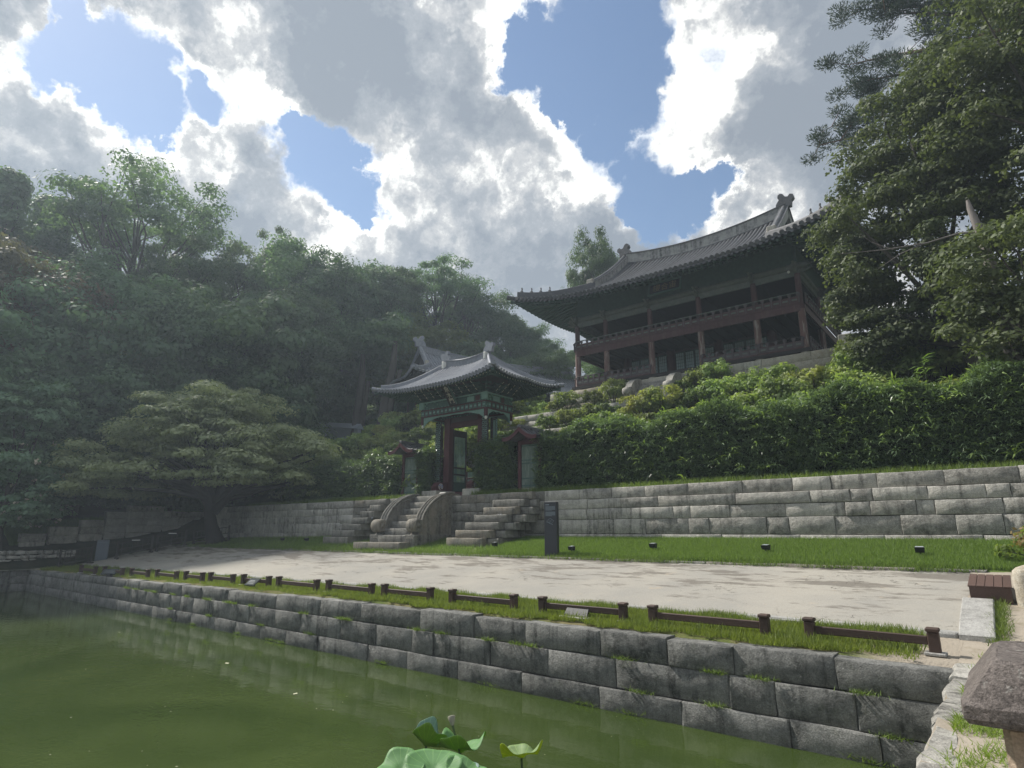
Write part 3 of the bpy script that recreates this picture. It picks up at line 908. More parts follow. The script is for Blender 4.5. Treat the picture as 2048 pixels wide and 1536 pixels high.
def stairs():
    g = G(11)
    # central flight with curved cheeks and drum stones
    s = thing('stone_stairs', 'central stone stairs with carved curved cheeks and drum stones leading up to the gate', 'stairs')
    xl, xr = -23.0, -21.1
    n = 8
    z0, z1 = 2.42, 4.90
    y0, y1 = 18.6, 21.5
    h = (z1 - z0) / n
    rough_step(s, xl - 1.0, xr + .35, 18.1, 19.0, z0 - .1, z0 + h, g)
    for k in range(1, n):
        ya = y0 + (y1 - y0) * (k - 1) / n + .15
        rough_step(s, xl, xr, ya, ya + .8, z0 + h * k - .12, z0 + h * (k + 1), g)
    for cx, lab in ((xr + .28, 'r'), (xl - .28, 'l')):
        hw = .26
        # curved cheek: quarter arc in the y-z plane
        pts = [(18.95, 3.02)]
        for i in range(13):
            a = math.pi / 2 * i / 12
            pts.append((19.15 + 2.1 * (1 - math.cos(a)), 3.25 + 1.72 * math.sin(a)))
        pts += [(21.6, 4.97), (21.6, 3.02)]
        b = MB().prism(pts, cx - hw, cx + hw, 'x')
        c = b.build('cheek', 'step_granite', s)
        # raised bands following the curve
        bb = MB()
        for off, rr in ((0.03, .05), (-.13, .035)):
            arc = [(cx + sx * (hw - .0), 19.15 + (2.1 - off) * (1 - math.cos(math.pi / 2 * i / 12)) + off * .3, 3.25 + (1.72 + off) * math.sin(math.pi / 2 * i / 12)) for sx in (1,) for i in range(13)]
            bb.tube(arc, rr, 6)
        for xx in (-.13, .05):
            arc = [(cx + xx, 19.15 + 2.1 * (1 - math.cos(math.pi / 2 * i / 12)), 3.28 + 1.72 * math.sin(math.pi / 2 * i / 12)) for i in range(13)]
            bb.tube(arc, .035, 6)
        bb.build('band', 'step_granite', c)
        # plinth with carved scroll band
        p = MB().box(cx - hw - .06, 18.72, 2.35, cx + hw + .05, 21.55, 3.06, .02).build('plinth', 'step_granite', s)
        cb = MB()
        for side in (cx + hw + .055,):
            for i in range(15):
                yy = 18.95 + i * .17
                pr = [(side, yy + .07 * math.cos(a), 2.9 + .07 * math.sin(a)) for a in [j * math.pi / 3 for j in range(6)]]
                cb.tube(pr, .014, 4, caps=False)
        for i in range(3):
            xx = cx - .18 + i * .18
            cb.tube([(xx + .06 * math.cos(j), 18.715, 2.86 + .06 * math.sin(j)) for j in [q * math.pi / 3 for q in range(6)]], .014, 4, caps=False)
        cb.build('carving', 'step_granite', p)
        # drum stone
        b = MB()
        prof = [(0.05, cx - .30), (.24, cx - .30), (.30, cx - .26), (.315, cx), (.30, cx + .26), (.24, cx + .30), (.21, cx + .31), (.20, cx + .285), (.09, cx + .285), (.08, cx + .31), (0.02, cx + .315)]
        b.lathe([(r_, h_) for r_, h_ in prof], 19.0, 3.46, 18, 'x')
        b.build('drum_stone', 'step_granite', s)
        if lab == 'r':
            cv = MB()
            def curl(y, z, r_, t0, t1):
                cv.tube([(cx + hw + .005, y + r_ * (1 - .06 * j) * math.cos(t0 + (t1 - t0) * j / 10), z + r_ * (1 - .06 * j) * math.sin(t0 + (t1 - t0) * j / 10)) for j in range(11)], .018, 5)
            for (y, z, r_, a0, a1) in ((20.25, 3.5, .16, 0, 5), (20.55, 3.75, .15, 2, 7), (20.8, 3.5, .15, 1, 6), (20.35, 3.9, .12, 3, 8), (20.7, 4.05, .10, 0, 5), (20.05, 3.75, .11, 4, 9)):
                curl(y, z, r_, a0, a1)
            cv.build('carving', 'step_granite', c)
    # side flights, each stepping in toward the top
    for lab, x0, x1, nn, gl in (('plain stone stairs to the right of the carved flight, beside the dark sign', -18.95, -15.35, 7, 1),
                                ('plain stone stairs to the left of the carved flight', -27.9, -24.9, 7, -1)):
        s2 = thing('stone_stairs', lab, 'stairs')
        z0, z1 = 2.62, 4.86
        h = (z1 - z0) / nn
        for k in range(nn):
            ya = 19.1 + 2.0 * k / nn
            x1k = x1 + (0.0)
            xa = x0 + (.28 * k if gl > 0 else .38 * k)
            xb = (x1 - 1.55 + .22 * k) if gl > 0 else (x1 - .9 + .13 * k)
            if k == nn - 1: xa -= .1
            rough_step(s2, xa, xb, ya, 21.2, z0 + h * k - (.1 if k == 0 else 0), z0 + h * (k + 1), g)
            # return blocks on the exposed side
            if gl > 0 and k < nn - 1:
                rough_step(s2, xb + .01, min(xb + .5 + g.uniform(0, .25), x1), ya + .32, 21.2, z0 + h * k - (.1 if k == 0 else 0), z0 + h * (k + 1) - .02, g)
    # small plates on the steps
    for i, (x, y, z, lab) in enumerate(((-25.55, 20.2, 3.80, 'small blue notice plate on the left stone stairs'), (-21.55, 19.55, 3.42, 'small white notice plate low on the carved stairs'),
                                        (-17.01, 20.2, 3.83, 'small blue notice plate on the right stone stairs'), (-21.2, 21.0, 4.91, 'small pale notice plate on the top step before the gate'))):
        pl = thing('notice_plate', lab, 'sign', (x, y, z), R(-8))
        MB().add([(-.22, 0, 0), (.22, 0, 0), (.22, .07, .13), (-.22, .07, .13), (-.22, .03, 0), (.22, .03, 0), (.22, .1, .13), (-.22, .1, .13)],
                 [(0, 1, 2, 3), (7, 6, 5, 4), (0, 4, 5, 1), (3, 2, 6, 7), (1, 5, 6, 2), (0, 3, 7, 4)]).build('plate', 'blue_grey_metal' if i in (0, 2) else 'white_paint', pl)
        if i in (0, 2):
            MB().add([(-.14, .026, .06), (.08, .026, .06), (.08, .042, .09), (-.14, .042, .09)], [(0, 1, 2, 3)]).build('print', 'white_paint', pl)


stairs()


# ------------------------------------------------------------------ low rails, kerb-side furniture
def low_rails():
    pairs = [(-1.15, -2.89), (-3.62, -5.75), (-6.42, -8.42), (-9.25, -11.25), (-12.05, -13.85), (-14.4, -16.5), (-17.1, -19.25), (-19.9, -21.5), (-22.1, -23.8), (-24.25, -25.6), (-26.2, -28.1), (-28.7, -30.4), (-31.2, -33.2), (-34, -36)]
    where = ['rightmost, nearest the stone pillar', 'second from the right, over the widest pond stones', 'third from the right, with a dark box before it', 'fourth from the right', 'fifth from the right', 'sixth from the right', 'seventh from the right', 'eighth from the right, behind a small slanted plaque', 'ninth from the right', 'tenth from the right', 'eleventh from the right', 'twelfth from the right', 'thirteenth from the right, by a small plaque', 'farthest left of the row']
    first = None
    for i, ((b, a), wh) in enumerate(zip(pairs, where)):
        L = b - a
        yy = 11.62 - max(0, (-b - 20)) * .045
        t = thing('low_rail', 'low brown wooden rail, ' + wh, 'rail', ((a + b) / 2, yy, gz((a + b) / 2, yy) + .01), R(0.6 * ((i * 7) % 5 - 2)), 'low wooden rails along the pond edge')
        for s in (-1, 1):
            x = s * L / 2
            p = MB().box(x - .075, -.075, -.05, x + .075, .075, .30, .012).build('post', 'brown_rail', t)
            MB().box(x - .09, -.09, .302, x + .09, .09, .36, .014).build('cap', 'brown_rail', p)
            MB().box(x - .14, -.12, -.03, x + .14, .12, .015, .01).build('foot', 'kerb_granite', p)
        MB().box(-L / 2 + .078, -.03, .11, L / 2 - .078, .03, .235, .01).build('rail', 'brown_rail', t)


low_rails()


def furniture():
    # deck-topped wooden box, east end of the court
    t = thing('wooden_box', 'low brown wooden box with a planked top at the end of the sandy court', 'box', (0, 15.2, gz(-.5, 15.2) - .02))
    t.rotation_euler = (R(6.0), 0, 0)
    x0, x1, ya, yb = -.80, -.16, 0.0, 1.35
    z0 = 0.0
    zt = z0 + .30
    MB().box(x0, ya, z0 - .1, x1, yb, zt - .001, .0).build('side_board', 'deck_wood', t)
    for k in range(5):
        xa = x0 - .02 + k * (x1 - x0 + .04) / 5
        MB().box(xa + .004, ya - .02, zt + .002, xa + (x1 - x0 + .04) / 5 - .004, yb, zt + .03, .004).build('plank', 'deck_wood', t)
    # granite post right of the box
    g = thing('granite_post', 'short pale granite post with a rounded top beside the wooden box', 'post', (.16, 15.3, gz(.1, 15.3)))
    b = MB()
    prof = [(.27, -.1), (.28, .1), (.275, .5), (.26, .58), (.20, .64), (.1, .68), (.02, .69)]
    v = []
    for (r_, z) in prof:
        for k in range(16):
            a = 2 * math.pi * k / 16
            c, s = math.cos(a), math.sin(a)
            m = (abs(c) ** 4 + abs(s) ** 4) ** -.25
            v.append((r_ * m * c + .01 * wob(c, s, z * 3, 3), r_ * m * s, z + .012 * wob(c * 2, s * 2, z, 4)))
    f = [(i * 16 + k, i * 16 + (k + 1) % 16, (i + 1) * 16 + (k + 1) % 16, (i + 1) * 16 + k) for i in range(len(prof) - 1) for k in range(16)]
    f.append(tuple(range(6 * 16, 7 * 16)))
    b.add(v, f, True).build('shaft', 'pale_granite', g)
    # stone pillar with hipped cap, lower right corner of the view
    p = thing('stone_pillar', 'stone pillar with a dark speckled hipped cap in the near right corner', 'pillar', (.225, 4.40, 1.3))
    b = MB()
    levels = [(-.535, 1.005, .535), (-.545, 1.03, .545), (-.545, 1.085, .545), (-.52, 1.11, .52), (-.405, 1.265, .40), (-.38, 1.28, .38)]
    v = []
    K = 9
    for (a, z, _) in levels:
        r_ = -a
        ring = []
        for side in range(4):
            for k in range(K):
                u = -1 + 2 * k / K
                x, y = [(u, -1), (1, u), (-u, 1), (-1, -u)][side]
                if k == 0: x, y = x * .975, y * .975
                q = .008 * wob(x * 3 + z * 9, y * 3, z * 11, 2.2)
                ring.append((x * (r_ + q), y * (r_ + q), z + .008 * wob(x * 4, y * 4, z * 7, 2)))
        v += ring
    n = 4 * K
    f = [(i * n + k, i * n + (k + 1) % n, (i + 1) * n + (k + 1) % n, (i + 1) * n + k) for i in range(len(levels) - 1) for k in range(n)]
    f += [tuple(range(n - 1, -1, -1)), tuple(range(5 * n, 6 * n))]
    b.add(v, f, False).build('cap', 'pillar_granite', p)
    MB().box(-.40, -.40, -.2, .40, .40, 1.0, .03).build('shaft', 'post_granite', p)
    # information stele
    s = thing('information_stele', 'tall dark metal information stele standing on the lawn before the wall', 'sign', (-12.62, 17.98, gz(-12.6, 17.98)), R(10))
    MB().box(-.24, -.10, -.1, .24, .10, 1.86, .012).build('panel', 'sign_metal', s)
    pr = MB()
    yy = -.104
    def q(x0, z0, x1, z1): pr.add([(x0, yy, z0), (x1, yy, z0), (x1, yy, z1), (x0, yy, z1)], [(0, 1, 2, 3)])
    q(-.185, 1.745, -.04, 1.765)
    pr.build('heading', 'plaster_light', s)
    pr = MB()
    for blk in (1.69, 1.50):
        for k in range(7): q(-.185, blk - .022 * k, .19 - (.12 if k == 6 else 0), blk - .022 * k + .013)
    pr.build('text_lines', 'sign_print', s)
    pr = MB()
    c = [(-.14, 1.2), (.0, 1.29), (.14, 1.2), (.03, 1.09)]
    for a, b_ in zip(c, c[1:] + c[:1]):
        pr.tube([(a[0], yy, a[1]), (b_[0], yy, b_[1])], .006, 4)
    pr.tube([(-.16, yy, 1.17), (.1, yy, 1.06)], .008, 4)
    for (x, z) in ((-.04, 1.2), (.04, 1.21), (0, 1.15)):
        pr.tube([(x - .03, yy, z), (x, yy, z + .03), (x + .04, yy, z), (x, yy, z - .025), (x - .03, yy, z)], .005, 4)
    pr.build('site_plan', 'sign_print', s)
    # grey-blue sign at the left end of the court
    s = thing('information_board', 'upright blue-grey information board at the left end of the court', 'sign', (-42.9, 14.05, 1.45), R(50))
    MB().box(-.33, -.05, 0, .33, .05, 1.25, .01).build('panel', 'blue_grey_metal', s)
    for k in range(6):
        MB().box(-.25, -.055, 1.1 - k * .09, .2, -.051, 1.115 - k * .09).build('text_line', 'sign_print', s) if k < 1 else None
    # floodlights on the upper lawn
    fl = thing('floodlight', 'small black floodlight standing on the lawn, directly right of the stele', 'floodlight', (-12.05, 18.35, gz(-12.2, 18.35)), R(-15), 'floodlights on the lawn')
    MB().tube([(0, 0, -.05), (0, 0, .14)], .014, 6).tube([(-.1, 0, .14), (.1, 0, .14)], .012, 6).build('bracket', 'black_metal', fl)
    hd = MB().add([(-.10, -.05, .14), (.10, -.05, .14), (.10, .08, .12), (-.10, .08, .12), (-.11, -.08, .25), (.11, -.08, .25), (.11, .09, .27), (-.11, .09, .27)],
                  [(0, 3, 2, 1), (0, 1, 5, 4), (1, 2, 6, 5), (2, 3, 7, 6), (3, 0, 4, 7), (4, 5, 6, 7)]).build('head', 'black_metal', fl)
    MB().add([(-.09, -.06, .264), (.09, -.06, .264), (.09, .07, .282), (-.09, .07, .282)], [(0, 1, 2, 3)]).build('lens', 'lamp_glass', hd)
    for (x, y, l) in ((-9.28, 19.0, 'nearest the middle of the wall'), (-5.69, 19.0, 'second from the right'), (-1.89, 19.0, 'rightmost, near the dry bush'), (-15.95, 18.8, 'facing the right stone stairs'),
                      (-29.5, 19.2, 'just left of the left stairs'), (-32.0, 19.3, 'in the shade of the maple')):
        c = copy_tree(fl)
        c.location = (x, y, gz(x, y))
        c.rotation_euler = (0, 0, R(rnd.uniform(-20, 20)))
        c['label'] = 'small black floodlight standing on the lawn, ' + l
    # slanted plaques and dark box on the grass strip
    def plaque(x, y, w, lab, rot=0):
        t = thing('plaque', lab, 'sign', (x, y, gz(x, y)), R(rot))
        MB().box(-w * .35, -.05, -.05, w * .35, .05, .13).build('stand', 'black_metal', t)
        pl = MB().add([(-w, -.14, .10), (w, -.14, .10), (w, .12, .30), (-w, .12, .30), (-w, -.12, .07), (w, -.12, .07), (w, .14, .27), (-w, .14, .27)],
                      [(0, 1, 2, 3), (7, 6, 5, 4), (0, 4, 5, 1), (3, 2, 6, 7), (1, 5, 6, 2), (0, 3, 7, 4)]).build('plate', 'plaque_metal', t)
        pr = MB()
        for k in range(3):
            u0 = .2 + .2 * k
            pr.add([(-w * .7, -.14 + .26 * u0, .104 + .2 * u0), (w * (.6 - .2 * (k == 2)), -.14 + .26 * u0, .104 + .2 * u0), (w * (.6 - .2 * (k == 2)), -.14 + .26 * (u0 + .07), .104 + .2 * (u0 + .07)), (-w * .7, -.14 + .26 * (u0 + .07), .104 + .2 * (u0 + .07))], [(0, 1, 2, 3)])
        pr.build('text_lines', 'sign_print_dim', pl)
    plaque(-20.3, 11.28, .24, 'slanted dark plaque on the grass before the eighth rail', 8)
    plaque(-32.1, 10.95, .34, 'slanted grey plaque on the grass near the left end of the rails', 35)
    t = thing('sunken_light', 'open dark metal light box set in the grass before the third rail', 'floodlight', (-7.45, 11.42, gz(-7.5, 11.4)), R(-4))
    MB().box(-.36, -.12, -.04, .36, .14, .05, .01).build('tray', 'kerb_granite', t)
    MB().add([(-.3, .0, .05), (.3, .0, .05), (.28, .10, .20), (-.28, .10, .20), (-.3, .04, .05), (.3, .04, .05), (.28, .14, .2), (-.28, .14, .2)],
             [(0, 1, 2, 3), (7, 6, 5, 4), (0, 4, 5, 1), (3, 2, 6, 7), (1, 5, 6, 2), (0, 3, 7, 4)]).build('lid', 'black_metal', t)
    # lattice fences on the left
    def lattice(x0, y0, x1, y1, lab, sign=False):
        L = math.hypot(x1 - x0, y1 - y0)
        t = thing('lattice_fence', lab, 'fence', (x0, y0, gz(-41.5, y0) - .02), math.atan2(y1 - y0, x1 - x0), 'dark lattice fences at the left end of the court')
        dz = gz(-41.5, y1) - gz(-41.5, y0)
        def zz(x): return dz * x / L
        for x in (.05, L - .05):
            p = MB().box(x - .05, -.05, zz(x), x + .05, .05, zz(x) + 1.02, .01).build('post', 'dark_wood', t)
            MB().box(x - .05, -.38, zz(x), x + .05, .38, zz(x) + .1).add([(x - .03, .05, zz(x) + .1), (x + .03, .05, zz(x) + .1), (x + .03, .33, zz(x) + .1), (x - .03, .33, zz(x) + .1), (x - .03, .05, zz(x) + .42), (x + .03, .05, zz(x) + .42)], [(0, 3, 4), (1, 5, 2), (3, 2, 5, 4)]).build('foot', 'dark_wood', p)
        for h in (.22, .50, .88):
            MB().add([(.1, -.02, h), (.1, .02, h), (.1, .02, h + .05), (.1, -.02, h + .05), (L - .1, -.02, h + dz), (L - .1, .02, h + dz), (L - .1, .02, h + dz + .05), (L - .1, -.02, h + dz + .05)],
                     [(0, 3, 2, 1), (4, 5, 6, 7), (0, 1, 5, 4), (1, 2, 6, 5), (2, 3, 7, 6), (3, 0, 4, 7)]).build('rail', 'dark_wood', t)
        n = max(3, int(L / .24))
        for k in range(1, n):
            x = L * k / n
            lo, hi = ((.27, .88) if k % 2 else (.55, .88))
            MB().box(x - .015, -.018, zz(x) + lo, x + .015, .018, zz(x) + hi).build('baluster', 'dark_wood', t)
        if sign:
            s_ = MB().box(L * .5 - .28, -.04, zz(L * .5) + .86, L * .5 + .28, -.022, zz(L * .5) + .98).build('notice', 'board_black', t)
            MB().add([(L * .5 - .22, -.043, zz(L * .5) + .90), (L * .5 + .22, -.043, zz(L * .5) + .90), (L * .5 + .22, -.043, zz(L * .5) + .94), (L * .5 - .22, -.043, zz(L * .5) + .94)], [(0, 1, 2, 3)]).build('print', 'white_paint', s_)
    lattice(-42.3, 11.75, -42.4, 13.4, 'dark wooden lattice fence left of the blue-grey board')
    lattice(-41.7, 14.4, -41.4, 16.25, 'dark wooden lattice fence with a white notice, right of the blue-grey board', True)
    lattice(-41.3, 16.4, -40.9, 18.0, 'dark wooden lattice fence with a notice, between two others', True)
    lattice(-40.7, 18.3, -39.2, 19.9, 'dark wooden lattice fence half hidden by the maple trunk')


furniture()


# ------------------------------------------------------------------ tiled hip-and-gable roofs
class Roof:
    def __init__(s, hx, hy, rl, yg, ze, rise, lift, rlift, flare=0.35):
        s.hx, s.hy, s.rl, s.yg, s.ze, s.rise, s.lift, s.rlift, s.flare = hx, hy, rl, yg, ze, rise, lift, rlift, flare

    def f(s, v):
        return 0.66 * v + 0.34 * v * v

    def lf(s, x, y):
        a, b = abs(x) / s.hx, abs(y) / s.hy
        return s.lift * (a ** 3.2) * (b ** 2.5) + s.rlift * min(1, abs(x) / s.rl) ** 2 * max(0.0, 1 - b) ** 1.3

    def front(s, x, y):
        return s.ze + s.rise * s.f(1 - abs(y) / s.hy) + s.lf(x, y)

    def ytop(s, x):
        return 0.0 if abs(x) <= s.rl else s.yg + (abs(x) - s.rl) / (s.hx - s.rl) * (s.hy - s.yg)

    def side(s, x, y):
        yh = s.yg + max(0.0, (abs(x) - s.rl) / (s.hx - s.rl)) * (s.hy - s.yg)
        return s.ze + s.rise * s.f(1 - yh / s.hy) + s.lf(x, y) + s.lf(x, yh) * 0

    def fl(s, x, y, z):
        k = s.flare * (abs(x) / s.hx) ** 4 * (abs(y) / s.hy) ** 4
        return (x + math.copysign(k, x), y + math.copysign(k, y), z)

    def row_front(s, x, sg, n=6, dz=0.0):
        t = s.ytop(x)
        return [s.fl(x, sg * (s.hy + (t - s.hy) * i / n), s.front(x, s.hy + (t - s.hy) * i / n) + dz) for i in range(n + 1)]

    def row_side(s, y, sg, n=5, dz=0.0):
        # from the eave inwards until the hip (or the gable foot)
        xt = s.rl if abs(y) <= s.yg else s.rl + (abs(y) - s.yg) / (s.hy - s.yg) * (s.hx - s.rl)
        return [s.fl(sg * (s.hx + (xt - s.hx) * i / n), y, s.side(s.hx + (xt - s.hx) * i / n, y) + dz) for i in range(n + 1)]

    def skin(s, dz, nx=24, inner=0.0):
        """front/back/side slopes as one shell at height offset dz"""
        b = MB()
        for sg in (-1, 1):
            xs = [-s.hx + 2 * s.hx * i / nx for i in range(nx + 1)] + [-s.rl, s.rl]
            xs = sorted(set(round(x, 5) for x in xs))
            rows = [s.row_front(x, sg, 6, dz) for x in xs]
            v = [p for r_ in rows for p in r_]
            f = []
            for i in range(len(rows) - 1):
                for j in range(6):
                    a = i * 7 + j
                    q = (a, a + 7, a + 8, a + 1)
                    f.append(q if sg < 0 else q[::-1])
            b.add(v, f, True)
            ys = sorted(set([round(-s.hy + 2 * s.hy * i / 12, 5) for i in range(13)] + [-s.yg, s.yg]))
            rows = [s.row_side(y, sg, 5, dz) for y in ys]
            v = [p for r_ in rows for p in r_]
            f = []
            for i in range(len(rows) - 1):
                for j in range(5):
                    a = i * 6 + j
                    q = (a, a + 6, a + 7, a + 1)
                    f.append(q if sg > 0 else q[::-1])
            b.add(v, f, True)
        return b

    def hip(s, sx, sy, n=8, dz=0.0, t0=0.0, t1=1.0):
        out = []
        for i in range(n + 1):
            t = t0 + (t1 - t0) * i / n
            x, y = s.rl + t * (s.hx - s.rl), s.yg + t * (s.hy - s.yg)
            out.append(s.fl(sx * x, sy * y, s.front(x, y) + dz))
        return out


def sweep(b, pts, w, h, side=None):
    """upright wall of width w and height h following pts"""
    pts = [Vector(p) for p in pts]
    n = len(pts)
    hh = h if hasattr(h, '__len__') else [h] * n
    v = []
    for i, p in enumerate(pts):
        d = pts[min(i + 1, n - 1)] - pts[max(i - 1, 0)]
        d.z = 0
        if d.length < 1e-6: d = Vector((1, 0, 0))
        s = Vector((-d.y, d.x, 0)).normalized() * (w / 2)
        v += [p - s, p + s, p + s + Vector((0, 0, hh[i])), p - s + Vector((0, 0, hh[i]))]
    f = [(3, 2, 1, 0), tuple((n - 1) * 4 + k for k in range(4))]
    for i in range(n - 1):
        for k in range(4):
            a, c = i * 4 + k, i * 4 + (k + 1) % 4
            f.append((a, c, c + 4, a + 4))
    return b.add(v, f)


def ornament(h):
    """dragon-head ridge end, side outline in x-z, real thickness"""
    pts = [(-.5, 0), (.42, 0), (.46, .35), (.62, .5), (.60, .72), (.42, .80), (.28, .66), (.12, .70), (.0, .92), (-.16, 1.0), (-.30, .92), (-.33, .74), (-.22, .62), (-.34, .48), (-.46, .3)]
    return [(x * h, z * h) for x, z in pts]


def tiled_roof(parent, rf, spacing, tile_r, tile_mat, each_front=False, ridge_h=0.7, ridge_w=0.34, soffit_mat='dark_wood', orn=0.9, figures=0, hip_h=0.32, gable_mat='eave_green', ridge_mat='ridge_plaster', raf_r=0.06, raf_sp=0.34, eave_thick=0.16, wall=(5, 4)):
    roof = rf.skin(-0.02).build('roof', tile_mat, parent)
    # boards beneath, seen from below
    rf.skin(-eave_thick).build('soffit', soffit_mat, roof)
    # tile rows
    n = int(rf.hx / spacing)
    fr = MB()
    for sg in (-1, 1):
        for k in range(-n, n + 1):
            x = k * spacing
            pts = rf.row_front(x, sg, 6, tile_r * .35)
            b = MB() if (each_front and sg < 0) else fr
            b.tube(pts, tile_r, 6)
            # round end tile
            p = Vector(pts[0])
            q = (Vector(pts[0]) - Vector(pts[1])).normalized()
            b.tube([p + q * .0, p + q * .05], tile_r * 1.28, 8, smooth=False)
            # pan tile lip between two rows
            p2 = rf.row_front(x + spacing / 2, sg, 6, -tile_r * .9)
            if abs(x + spacing / 2) < rf.hx:
                u = Vector(p2[0])
                b.add([u + Vector((-spacing * .38, 0, .03)), u + Vector((spacing * .38, 0, .03)), u + Vector((spacing * .2, sg * .03, -tile_r * 1.2)), u + Vector((-spacing * .2, sg * .03, -tile_r * 1.2))], [(0, 1, 2, 3)])
            if each_front and sg < 0:
                b.build('tile', tile_mat, roof)
    m = int(rf.hy / spacing)
    for sg in (-1, 1):
        for k in range(-m, m + 1):
            y = k * spacing
            pts = rf.row_side(y, sg, 5, tile_r * .35)
            fr.tube(pts, tile_r, 6)
            p = Vector(pts[0])
            q = (Vector(pts[0]) - Vector(pts[1])).normalized()
            fr.tube([p, p + q * .05], tile_r * 1.28, 8, smooth=False)
    tag(fr.build('tile_rows', tile_mat, roof), kind='stuff')
    # rafters: two layers under the eaves
    ra = MB()
    wx, wy = wall
    for sg in (-1, 1):
        k = -rf.hx + .12
        while k < rf.hx - .1:
            ye = rf.hy - .10
            yi = wy * .97
            yt = max(yi, rf.ytop(k))
            z0 = rf.front(k, ye) - eave_thick - raf_r
            z1 = rf.front(k, yt) - eave_thick - raf_r
            if ye - yt > .15:
                ra.tube([rf.fl(k, sg * ye, z0), (k, sg * yt, z1)], raf_r, 6)
                ym = ye - (ye - yt) * .38
                ra.tube([rf.fl(k, sg * ym, rf.front(k, ym) - eave_thick - raf_r * 3), (k, sg * yt, z1 - raf_r * 2.4)], raf_r * 1.1, 6)
            k += raf_sp
        k = -rf.hy + .12
        while k < rf.hy - .1:
            xe = rf.hx - .1
            xt = max(wx * .98, rf.rl if abs(k) <= rf.yg else rf.rl + (abs(k) - rf.yg) / (rf.hy - rf.yg) * (rf.hx - rf.rl))
            if xe - xt > .15:
                ra.tube([rf.fl(sg * xe, k, rf.side(xe, k) - eave_thick - raf_r), (sg * xt, k, rf.side(xt, k) - eave_thick - raf_r)], raf_r, 6)
                xm = xe - (xe - xt) * .38
                ra.tube([rf.fl(sg * xm, k, rf.side(xm, k) - eave_thick - raf_r * 3), (sg * xt, k, rf.side(xt, k) - eave_thick - raf_r * 3.4)], raf_r * 1.1, 6)
            k += raf_sp
    tag(ra.build('rafters', soffit_mat, roof), kind='stuff')
    # corner beams
    for sx in (-1, 1):
        for sy in (-1, 1):
            pts = rf.hip(sx, sy, 6, -eave_thick - .14, .35, .995)
            sweep(MB(), pts, .16, .13).build('corner_beam', soffit_mat, roof)
    # main ridge
    rp = [(x, 0, rf.front(x, 0) - .05) for x in np.linspace(-rf.rl - .12, rf.rl + .12, 15)]
    rd = sweep(MB(), rp, ridge_w, ridge_h).build('main_ridge', ridge_mat, roof)
    capb = MB()
    capb.tube([(x, 0, z + ridge_h + .03) for x, y, z in rp], ridge_w * .36, 8)
    sweep(capb, [(x, 0, z + ridge_h - .01) for x, y, z in rp], ridge_w * 1.35, .045)
    sweep(capb, [(x, 0, z + ridge_h * .0) for x, y, z in rp], ridge_w * 1.25, .07)
    capb.build('ridge_cap', tile_mat, rd)
    for sx in (-1, 1):
        o = MB().prism([(sx * x, z) for x, z in ornament(orn)], -ridge_w * .42, ridge_w * .42)
        oo = o.build('ridge_ornament', tile_mat, roof)
        oo.location = (sx * (rf.rl + .05), 0, rf.front(rf.rl, 0) + ridge_h * .75)
        # gable ridges
        if rf.yg > 0.3:
            for sy in (-1, 1):
                gp = [(sx * (rf.rl + .05 + .25 * (t ** 2)), sy * (rf.yg * 1.0) * t, rf.front(rf.rl, rf.yg * t) - .03) for t in np.linspace(0.02, 1.0, 9)]
                gr = sweep(MB(), gp, ridge_w * .9, [ridge_h * .95 - .25 * ridge_h * t for t in np.linspace(0, 1, 9)]).build('gable_ridge', ridge_mat, roof)
                cb = MB().tube([(x, y, z + ridge_h * .95 - .25 * ridge_h * i / 8 + .02) for i, (x, y, z) in enumerate(gp)], ridge_w * .33, 8)
                sweep(cb, [(x, y, z + ridge_h * .95 - .25 * ridge_h * i / 8 - .015) for i, (x, y, z) in enumerate(gp)], ridge_w * 1.25, .04)
                cb.build('ridge_cap', tile_mat, gr)
                e = Vector(gp[-1])
                MB().box(-ridge_w * .6, -.12, 0, ridge_w * .6, .12, ridge_h * .95, .04).build('ridge_block', 'pale_granite', gr).location = e + Vector((0, sy * .1, 0))
            # gable wall
            g = MB()
            xs = sx * (rf.rl - .25)
            gy = np.linspace(-rf.yg, rf.yg, 11)
            v = [(xs, y, rf.front(rf.rl, rf.yg) - .3) for y in gy] + [(xs, y, rf.front(rf.rl, abs(y)) + .02) for y in gy]
            g.add(v, [(i, i + 1, i + 12, i + 11) if sx > 0 else (i + 11, i + 12, i + 1, i) for i in range(10)])
            g.build('gable', gable_mat, roof)
        # hip ridges
        for sy in (-1, 1):
            hp = rf.hip(sx, sy, 8, -.02, 0.0, .93)
            hr = sweep(MB(), hp, ridge_w * .8, [hip_h] * 9).build('hip_ridge', ridge_mat if ridge_h < .5 else tile_mat, roof)
            MB().tube([(x, y, z + hip_h + .01) for x, y, z in hp], ridge_w * .3, 8).build('ridge_cap', tile_mat, hr)
            tip = rf.hip(sx, sy, 3, tile_r * .3, .9, 1.03)
            MB().tube(tip, [tile_r * 1.1, tile_r * 1.3, tile_r * 1.5, tile_r * 1.7], 8).build('corner_tile', tile_mat, roof)
            for q in range(figures):
                p = rf.hip(sx, sy, 1, hip_h + .02, .88 - q * .105, .88 - q * .105)[0]
                fb = MB().tube([(0, 0, 0), (0, 0, .10), (.03, 0, .22), (.0, 0, .32)], [.07, .085, .05, .03], 6)
                fb.tube([(.0, 0, .26), (.02, 0, .34), (.03, 0, .41)], [.04, .06, .035], 6)
                fb.tube([(.03, 0, .22), (.12, .0, .12), (.10, 0, 0)], [.03, .03, .025], 5)
                fo = fb.build('roof_figure', tile_mat, hr)
                fo.location = p
                fo.rotation_euler = (0, 0, math.atan2(sy, sx))
    return roof


